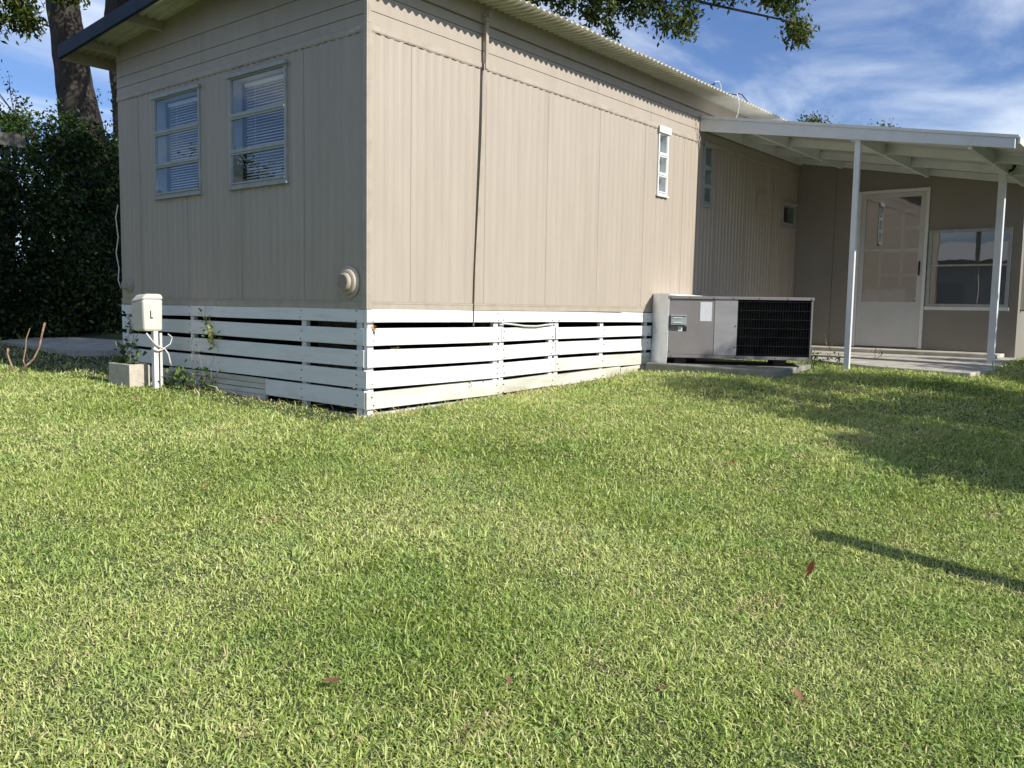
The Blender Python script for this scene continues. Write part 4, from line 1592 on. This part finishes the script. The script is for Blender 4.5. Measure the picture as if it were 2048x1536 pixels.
cxy = np.array([CP.x, CP.y])
aL, aR = yaw + math.radians(42), yaw - math.radians(44)
Vs, Fs, Ts = [], [], []
vo = 0
rings = [(1.5, 3.2, 36000, .60, .0043), (3.2, 5.0, 23000, .67, .0052), (5.0, 7.5, 12500, .80, .0068), (7.5, 10.5, 6000, .95, .0088), (10.5, 16.0, 2000, 1.2, .014)]
for r0, r1, dens, ls, wid in rings:
    area = (aL - aR) / 2 * (r1 ** 2 - r0 ** 2)
    n = int(area * dens)
    rr = np.sqrt(RNG.uniform(r0 ** 2, r1 ** 2, n))
    th = RNG.uniform(aR, aL, n)
    X = cxy[0] + rr * np.cos(th)
    Y = cxy[1] + rr * np.sin(th)
    keep = ~((X > .0) & (Y > .0) & (Y < 3.66)) & ~((X > 8.0) & (Y > -2.9) & (Y < 5))
    keep &= ~in_poly(X, Y, shrink(patio_pts, .07)) & ~in_poly(X, Y, shrink(path_pts, .05))
    keep &= ~((X > 3.83) & (X < 5.1) & (Y > -1.49) & (Y < 0))
    keep &= ~((X > -.47) & (X < -.26) & (Y > 2.63) & (Y < 3.04))
    # thin and bare spots
    bare = vnoise(X, Y, 2.6, 5) * .6 + vnoise(X, Y, 7.0, 6) * .4
    near_wall = np.exp(-np.clip(np.where(X > 0, -Y, np.hypot(np.clip(-X, 0, None), np.clip(-Y, 0, None))), 0, None) / .18)
    keep &= RNG.uniform(size=n) > np.clip((bare - .78) * 4, 0, .3) + near_wall * .55
    shade_side = (X > -.15) & (Y > 3.6) | ((X > -.4) & (X < 0) & (Y > 0))
    keep &= ~(shade_side & (RNG.uniform(size=n) < .75))
    X, Y, near_wall = X[keep], Y[keep], near_wall[keep]
    n = len(X)
    Z = gz(X, Y) - .004
    hgt = vnoise(X, Y, 3.5, 7) * .5 + vnoise(X, Y, 11, 8) * .5
    L = ls * (.020 + .032 * hgt) * RNG.uniform(.45, 1.5, n) * (1 + near_wall * .5)
    tall = RNG.uniform(size=n) < .03
    L = np.where(tall, L * 1.9, L)
    lush = vnoise(X, Y, 1.7, 21) > .66
    L = np.where(lush, L * 1.2, L)
    az = RNG.uniform(0, 2 * math.pi, n) + 1.2 * (vnoise(X, Y, 4, 9) - .5)
    lean = np.abs(RNG.normal(1.05, .38, n))
    lean = np.clip(lean, .05, 1.45)
    W = wid * RNG.uniform(.6, 1.35, n)
    dx, dy = np.cos(az), np.sin(az)
    base = np.stack([X, Y, Z], -1)
    d1 = np.stack([dx * np.sin(lean * .6), dy * np.sin(lean * .6), np.cos(lean * .6)], -1)
    l2 = np.clip(lean * 1.45, 0, 1.9)
    d2 = np.stack([dx * np.sin(l2), dy * np.sin(l2), np.cos(l2)], -1)
    ra = RNG.uniform(-.9, .9, n)
    sx, sy = -np.sin(az + ra), np.cos(az + ra)
    side = np.stack([sx, sy, RNG.normal(0, .25, n)], -1) * (W * .5)[:, None]
    mid = base + d1 * (L * .5)[:, None]
    tip = mid + d2 * (L * .6)[:, None]
    Vv = np.stack([base, mid + side, mid - side, tip], 1).reshape(-1, 3)
    i = (np.arange(n) * 4 + vo)[:, None]
    tr = np.concatenate([i + np.array([[0, 1, 2]]), i + np.array([[2, 1, 3]])], 0)
    tint = np.clip(.24 + .62 * RNG.beta(1.3, 1.3, n) + .18 * (vnoise(X, Y, 1.1, 12) - .5), 0, 1)
    tint = np.where(RNG.uniform(size=n) < .05, RNG.uniform(.85, 1.25, n), tint)
    dry = (vnoise(X, Y, 5.1, 13) > .90) & (RNG.uniform(size=n) < .3)
    tint = np.where(dry | ((near_wall > .4) & (RNG.uniform(size=n) < .4)), RNG.uniform(.9, 1.3, n), tint)
    Vs.append(Vv)
    Fs.append(tr)
    Ts.append(np.repeat(tint, 4))
    vo += n * 4
lawn = npmesh('lawn_grass', np.concatenate(Vs), np.concatenate(Fs), M['grass'], None, np.concatenate(Ts))
# low clover-like weeds in patches, and dry bits in the turf
def scatter(n, r0, r1, fn):
    rr = np.sqrt(RNG.uniform(r0 ** 2, r1 ** 2, n))
    th = RNG.uniform(aR, aL, n)
    X = cxy[0] + rr * np.cos(th)
    Y = cxy[1] + rr * np.sin(th)
    k = fn(X, Y) & ~((X > -.03) & (Y > -.03)) & ~in_poly(X, Y, patio_pts) & ~((X > 3.8) & (Y > -1.5))
    return X[k], Y[k]


X, Y = scatter(60000, 1.5, 9.5, lambda X, Y: (vnoise(X, Y, 2.3, 31) * .6 + vnoise(X, Y, 8, 32) * .4 > .66))
P = np.stack([X, Y, gz(X, Y) + RNG.uniform(.008, .03, len(X))], -1)
o = leaves('lawn_weeds', P, .013, M['clover'], None, up_bias=2.5, aspect=.85, droop=0, rng=RNG)
tag(o, 'low round leaved weeds growing in patches through the lawn', 'weeds', kind='stuff')
X, Y = scatter(9000, 1.5, 10, lambda X, Y: RNG.uniform(size=len(X)) < (.05 + .9 * np.exp(-np.abs(np.where(X > 0, -Y, np.hypot(np.clip(-X, 0, None), np.clip(-Y, 0, None)))) / .22) + .5 * (vnoise(X, Y, 2.1, 41) > .78)))
P = np.stack([X, Y, gz(X, Y) + RNG.uniform(.012, .034, len(X))], -1)
o = leaves('leaf_litter', P, .017, M['litter'], None, up_bias=1.5, aspect=.6, droop=0, rng=RNG)
tag(o, 'small dry leaf bits lying in the turf and along the skirting', 'leaf litter', kind='stuff')
tag(lawn, 'short yellow green lawn grass covering the whole yard', 'grass', kind='stuff')

# ------------------------------------------------------------------ trees and shrubs


def limb(mb, pts, r0, r1, n=9, jit=.0, seed=0):
    rng = random.Random(seed)
    P = [Vector(p) for p in pts]
    out = []
    for k in range(len(P) - 1):
        for j in range(4):
            out.append(P[k].lerp(P[k + 1], j / 4) + Vector((rng.uniform(-jit, jit), rng.uniform(-jit, jit), 0)))
    out.append(P[-1])
    R = [r0 + (r1 - r0) * (k / (len(out) - 1)) ** .8 for k in range(len(out))]
    mb.tube(out, R, n)


def trunk_mesh(pts, r0, r1, seed, n=26, rows_per=10):
    """bark column with ridges"""
    rng = np.random.default_rng(seed)
    P = np.array(pts, float)
    T = np.linspace(0, len(P) - 1, (len(P) - 1) * rows_per + 1)
    C3 = np.stack([np.interp(T, np.arange(len(P)), P[:, i]) for i in range(3)], -1)
    ph = rng.uniform(0, 6.28, 6)
    V = []
    for k, c in enumerate(C3):
        t = k / (len(C3) - 1)
        r = r0 + (r1 - r0) * t
        th = np.linspace(0, 2 * math.pi, n, endpoint=False)
        z = c[2]
        rr = r * (1 + .05 * np.sin(3 * th + ph[0] + z * .8) + .035 * np.sin(7 * th + ph[1] + z * 1.5) + .03 * np.sin(11 * th + z * 3 + ph[2])
                  + .02 * rng.normal(size=n) + .05 * math.sin(z * 2.1 + ph[3]))
        V.append(np.stack([c[0] + rr * np.cos(th), c[1] + rr * np.sin(th), np.full(n, z)], -1))
    V = np.concatenate(V)
    F = []
    for k in range(len(C3) - 1):
        for j in range(n):
            F.append((k * n + j, k * n + (j + 1) % n, (k + 1) * n + (j + 1) % n, (k + 1) * n + j))
    return V, F


# leaning tree at the left
t = thing('leaning_tree', (3.5, 11.8, .1), 'tall tree with thick leaning bare trunk rising behind the dark hedge', 'tree')
V, F = trunk_mesh([(3.66, 11.75, 0.0), (3.53, 12.12, 3.4), (3.45, 12.53, 5.4), (3.36, 12.85, 7.2), (3.1, 13.3, 10.0)], .44, .19, 1)
npmesh('trunk', V, F, M['bark'], t, smooth=True)
mb = MB()
cl = [((1.18, 9.85, 5.25), (.34, .35, .40)), ((.75, 9.95, 5.25), (.4, .4, .5)), ((1.50, 9.6, 5.08), (.13, .14, .2)), ((1.98, 9.3, 5.62), (.25, .3, .2)), ((.9, 9.6, 6.0), (.75, .6, .5)), ((-1.2, 9.0, 7.0), (1.4, 1.0, 1.0)),
      ((2.4, 9.0, 8.0), (2.0, 2.0, 1.1)), ((0.2, 11.5, 9.5), (2.6, 2.4, 1.4)), ((4.5, 11.5, 9.5), (2.2, 2.0, 1.4)), ((1.9, 6.8, 8.6), (1.9, 1.7, 1.2))]
for i, (c, r) in enumerate(cl):
    limb(mb, [(3.3, 12.9, 7.2), ((3.3 + c[0]) / 2, (12.9 + c[1]) / 2, (7.6 + c[2]) / 2 + .5), c], .10, .02, 6, .06, i)
part('limb', mb, M['bark'], t, smooth=True)
P = [blob_pts(int(1500 * (r[0] * r[1] * r[2]) ** .6 + 600), c, r, nclump=int(30 + 25 * r[0] * r[1]), clump=.17 if r[0] > .6 else .09) for c, r in cl]
leaves('crown', np.concatenate(P), .105, M['oak'], t, up_bias=.3, aspect=.42)

# second tree, trunk passing behind the blue fascia, crown extended over the house for shade
t = thing('ivy_clad_tree', (5.15, 14.0, .1), 'ivy clad tree trunk beside the gable edge with leafy crown hanging over the roof, extended out of view for shade', 'tree')
V, F = trunk_mesh([(5.31, 13.87, 0), (5.29, 13.87, 4.6), (5.27, 13.87, 5.8), (5.30, 13.98, 7.0), (5.4, 14.0, 9.5)], .34, .46, 2)
npmesh('trunk', V, F, M['bark'], t, smooth=True)
th = RNG.uniform(0, 6.28, 1500)
zz_ = RNG.uniform(2.6, 5.5, 1500)
P = np.stack([5.29 + .37 * np.cos(th), 13.87 + .37 * np.sin(th), zz_], -1) + RNG.normal(size=(1500, 3)) * .04
leaves('ivy', P, .07, M['hedge'], t, aspect=.7)
cl = [((8.05, 5.2, 6.55), (.55, .6, .50)), ((8.75, 4.6, 6.60), (.8, .7, .62)), ((9.35, 3.9, 6.50), (.75, .65, .80)), ((9.8, 3.1, 6.35), (.60, .5, .72)),
      ((9.0, 4.0, 7.4), (1.5, 1.2, .8)), ((10.5, 2.35, 6.65), (.55, .45, .36)), ((10.95, 1.55, 6.40), (.42, .35, .42)), ((11.05, 1.30, 5.75), (.22, .18, .22)),
      ((7.4, 5.6, 7.0), (.9, .9, .6)), ((10.6, 2.0, 7.5), (1.2, 1.2, .8)), ((6.5, 6.5, 7.6), (2.2, 1.6, 1.2)), ((4.2, 8.2, 8.2), (2.4, 2.0, 1.3)),
      ((4.0, 5.4, 7.4), (2.2, 1.7, 1.2)), ((2.2, 4.2, 6.4), (1.5, 1.2, .8)), ((9.0, 8.0, 9.0), (2.4, 2.2, 1.4)), ((6.0, 3.0, 6.9), (1.8, 1.2, .9)),
      ((2.6, 5.6, 5.4), (1.4, 1.0, 1.2)), ((4.8, 6.0, 5.4), (1.5, 1.1, 1.3)), ((1.2, 5.2, 6.6), (1.2, .9, 1.0))]  # unseen clumps above the house, added to shade the hedge
mb = MB()
for i, (c, r) in enumerate(cl):
    limb(mb, [(5.3, 14.0, 7.6), ((5.3 + c[0]) / 2, (14.0 + c[1]) / 2, (7.6 + c[2]) / 2 + 1.3), (c[0], c[1], c[2] + .1)], .12, .015, 6, .08, 40 + i)
rngt = random.Random(5)
for c, r in cl[:8]:
    for _ in range(7):
        a, b = rngt.uniform(0, 6.28), rngt.uniform(-.9, .3)
        e = (c[0] + r[0] * math.cos(a) * .9, c[1] + r[1] * math.sin(a) * .9, c[2] + r[2] * b)
        mb.tube([c, ((c[0] + e[0]) / 2, (c[1] + e[1]) / 2, (c[2] + e[2]) / 2 + .08), e], [.014, .009, .004], 5)
part('limb', mb, M['bark'], t, smooth=True)
P = [blob_pts(int((4300 if i < 10 else 1000) * (r[0] * r[1] * r[2]) ** .6 + 350), c, r, nclump=int(26 + (34 if i < 10 else 20) * r[0] * r[1]), clump=.10 if i < 10 else .2, shell=.25)
     for i, (c, r) in enumerate(cl)]
leaves('crown', np.concatenate(P), .11, M['oak'], t, up_bias=.2, aspect=.42, droop=.5)


def tree(name, label, x, y, h, cr, cc, n, leaf, m, seed, group=None, rt=.25, blobs=9, lf=.4):
    rng = random.Random(seed)
    zb = g1(x, y)
    t = thing(name, (x, y, zb), label, 'tree', group)
    mb = MB()
    limb(mb, [(x, y, zb - .1), (x + .1, y, zb + h * .35), (x, y + .1, cc[2])], rt, rt * .4, 10, .03, seed)
    cl = []
    for i in range(blobs):
        a = rng.uniform(0, 6.28)
        q = rng.uniform(.25, .8)
        c = (cc[0] + cr[0] * q * math.cos(a), cc[1] + cr[1] * q * math.sin(a), cc[2] + cr[2] * rng.uniform(-.6, .8))
        s = rng.uniform(.28, .5)
        cl.append((c, (cr[0] * s, cr[1] * s, cr[2] * s)))
        limb(mb, [(x, y, zb + h * lf), ((x + c[0]) / 2, (y + c[1]) / 2, c[2] - .3), c], rt * .4, .02, 6, .05, seed + i)
    part('trunk', mb, M['bark'], t, smooth=True)
    rr = np.random.default_rng(seed)
    P = np.concatenate([blob_pts(n // blobs, c, r, rr, nclump=35, clump=.18 * leaf / .12, shell=.3) for c, r in cl])
    leaves('crown', P, leaf, M[m], t, rng=rr)
    return t


tree('distant_tree', 'distant tree top showing above the left part of the patio cover', 36.6, 10.2, 8, (1.3, 1.3, 1.0), (36.6, 10.4, 8.5), 14000, .15, 'oak', 21, None)
tree('distant_tree', 'smaller distant tree top to the right of the first one above the patio cover', 38.6, 8.2, 8, (1.0, .9, .7), (38.6, 8.2, 8.5), 6000, .15, 'oak', 22, None)
tree('backdrop_tree', 'big tree standing far behind the neighbour yard to the left', -13, 21, 7, (2.6, 2.6, 2.2), (-13, 21, 3.9), 9000, .2, 'oak', 23)
tree('backdrop_tree', 'round tree left of the neighbour house', -15, 10, 5, (1.8, 1.8, 1.3), (-15, 10, 3.0), 7000, .18, 'oak', 24)
tree('added_shade_tree', 'very tall unseen tree added beyond the right edge of the yard to shade the hedge', 6.4, -13.5, 14, (3.6, 2.2, 2.0), (1.8, -11.6, 15.4), 30000, .24, 'oak', 25, None, .3, 16, .95)  # out of view, added so its high crown shades hedge and path


def shrub(name, label, cat, boxes, n, leaf, m, seed, group=None, clump=.12, nclump=60, stems=6):
    rr = np.random.default_rng(seed)
    c0 = boxes[0][0]
    t = thing(name, (c0[0], c0[1], g1(c0[0], c0[1])), label, cat, group)
    tot = sum(r[0] * r[1] * r[2] for c, r in boxes)
    P = []
    for c, r in boxes:
        k = int(n * r[0] * r[1] * r[2] / tot) + 200
        P.append(blob_pts(k, c, r, rr, nclump=nclump, clump=clump, shell=.35))
        for s in range(stems):
            a = rr.uniform(0, 6.28)
            e = (c[0] + r[0] * .7 * math.cos(a), c[1] + r[1] * .7 * math.sin(a), c[2] + r[2] * rr.uniform(0, .8))
            mb = MB()
            mb.tube([(c[0] + .1 * math.cos(a), c[1] + .1 * math.sin(a), g1(c[0], c[1]) - .05), ((c[0] + e[0]) / 2, (c[1] + e[1]) / 2, (c[2] + e[2]) / 2), e], [.03, .02, .008], 5)
            part('stem', mb, M['bark'], t)
    P = np.concatenate(P)
    P = P[P[:, 2] > gz(P[:, 0], P[:, 1]) + .02]
    leaves('foliage', P, leaf, M[m], t, rng=rr, aspect=.55)
    return t


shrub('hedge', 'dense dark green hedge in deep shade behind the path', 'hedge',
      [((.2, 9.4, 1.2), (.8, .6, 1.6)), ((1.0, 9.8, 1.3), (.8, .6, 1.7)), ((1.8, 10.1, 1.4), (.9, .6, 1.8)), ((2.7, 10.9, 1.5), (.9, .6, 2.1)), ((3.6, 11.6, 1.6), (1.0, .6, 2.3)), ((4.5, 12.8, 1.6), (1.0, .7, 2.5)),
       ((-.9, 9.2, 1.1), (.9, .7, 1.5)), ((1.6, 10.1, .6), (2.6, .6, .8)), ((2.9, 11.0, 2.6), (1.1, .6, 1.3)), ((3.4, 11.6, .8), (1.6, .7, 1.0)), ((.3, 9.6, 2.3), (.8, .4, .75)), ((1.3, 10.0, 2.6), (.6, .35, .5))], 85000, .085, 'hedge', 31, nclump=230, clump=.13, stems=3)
shrub('hedge', 'green thicket growing above the carport roof by the leaning tree', 'shrub',
      [((1.6, 11.2, 3.5), (.9, .7, .5)), ((2.6, 11.6, 3.6), (.8, .6, .7)), ((.4, 11.3, 3.3), (.8, .6, .35)), ((3.8, 12.6, 3.7), (.7, .6, .6)), ((-1, 11.2, 3.3), (1, .6, .4))], 9000, .08, 'vine', 32, nclump=60, clump=.1)
# wispy sprays against the sky
t = thing('sky_sprays', (2.2, 11.4, 3.6), 'thin leafy sprays rising from the thicket against the sky', 'shrub')
mb = MB()
P = []
rr = random.Random(3)
for k in range(26):
    bx = rr.choice([(1.0, 11.0, 3.6), (1.6, 11.2, 3.8), (1.9, 11.2, 3.9), (3.6, 12.2, 3.9), (.7, 11.0, 3.4)])
    e = (bx[0] + rr.uniform(-.5, .3), bx[1] + rr.uniform(-.4, .4), bx[2] + rr.uniform(.3, .95))
    md = tuple((a + b) / 2 + rr.uniform(-.08, .08) for a, b in zip(bx, e))
    mb.tube([bx, md, e], [.008, .006, .003], 4)
    for _ in range(16):
        f = rr.uniform(.2, 1)
        q = np.array(md) * (1 - f) + np.array(e) * f
        P.append(q + np.array([rr.gauss(0, .04) for _ in range(3)]))
part('stem', mb, M['bark'], t)
leaves('foliage', np.array(P), .075, M['hedge'], t, rng=np.random.default_rng(77), aspect=.35)

# carport in the shade
cp = thing('carport', (-1, 12, .1), 'low dark carport with weathered grey roof edge behind the hedge', 'carport')
mb = MB()
mb.box(-6, 1.75, 10.4, 10.44, 3.22, 3.42)
part('fascia', mb, M['weathered'], cp)
mb = MB()
mb.box(-6, 1.75, 10.441, 15, 3.33, 3.38)
part('roof', mb, M['weathered'], cp)
mb = MB()
mb.box(-8, 3.2, 14.9, 15, .0, 3.32)  # dark wall, widened past the roof to block bright gaps in the hedge
part('rear_wall', mb, M['dark'], cp)
for x in (-5.5, 1.5):
    mb = MB()
    mb.box(x, x + .1, 10.6, 10.7, .0, 3.32)
    part('post', mb, M['weathered'], cp)
mb = MB()
mb.box(-6, 1.0, 10.2, 10.3, .1, .80)
part('low_wall', mb, M['concrete'], cp)

# shrubs right of the frame, they throw the shade on the lawn and patio
sh = [((2.0, -6.6, 1.1), (.66, .7, 1.35)), ((3.15, -6.4, 1.9), (.8, .8, 2.0)), ((4.25, -6.5, 2.0), (.65, .8, 1.9)), ((5.9, -6.7, 1.5), (.6, .8, 1.55)), ((7.15, -6.5, 1.5), (.8, .8, 1.6))]
labs = ['leftmost round shrub of the row beyond the right edge of the lawn', 'tallest shrub of the row beyond the right edge of the lawn', 'middle shrub of the row beyond the right edge of the lawn',
        'fourth shrub of the row beyond the right edge of the lawn', 'rightmost wide shrub of the row beyond the right edge of the lawn']
for i, (b, lab) in enumerate(zip(sh, labs)):
    shrub('yard_shrub', lab, 'shrub', [b], 12000, .085, 'oak', 50 + i, 'shrubs beyond the right edge of the lawn', nclump=75, clump=.14)

# pole whose shadow falls across the lawn
t = thing('clothesline_pole', (-.10, -6.5, g1(-.1, -6.5)), 'slim galvanised pole at the right side of the lawn casting a long shadow', 'pole')
mb = MB()
mb.tube([(-.09, -6.5, -.7), (-.09, -6.5, 1.74)], .075, 14)
part('shaft', mb, M['steel'], t, smooth=True)
mb = MB()
mb.tube([(-.09, -6.5, 1.741), (-.09, -6.5, 1.78), (-.09, -6.5, 1.80)], [.08, .074, .03], 12)
part('cap', mb, M['steel'], t, smooth=True)

# neighbouring house across the yard (seen in the window reflections)
nh = thing('neighbour_house', (-17, -3, -.3), 'pale single storey neighbour house across the yard behind the camera', 'house')
mb = MB()
mb.box(-24, -18, -9, 9, -.6, 2.9)
part('wall', mb, M['neigh'], nh)
mb = MB()
mb.hexa([(-17.3, -9.5, 2.9), (-17.3, 9.5, 2.9), (-24.7, 9.5, 2.9), (-24.7, -9.5, 2.9), (-20.5, -9.5, 3.8), (-20.5, 9.5, 3.8), (-21.5, 9.5, 3.8), (-21.5, -9.5, 3.8)])
part('roof', mb, M['frame_white'], nh)
for y in (-6, -2, 3, 6.5):
    mb = MB()
    mb.box(-18.0, -17.96, y, y + 1.2, 1.0, 2.1)
    w = part('window', mb, M['frame_white'], nh)
    g = MB()
    g.box(-17.96, -17.955, y + .06, y + 1.14, 1.06, 2.04)
    subpart('pane', g, M['glass'], w)
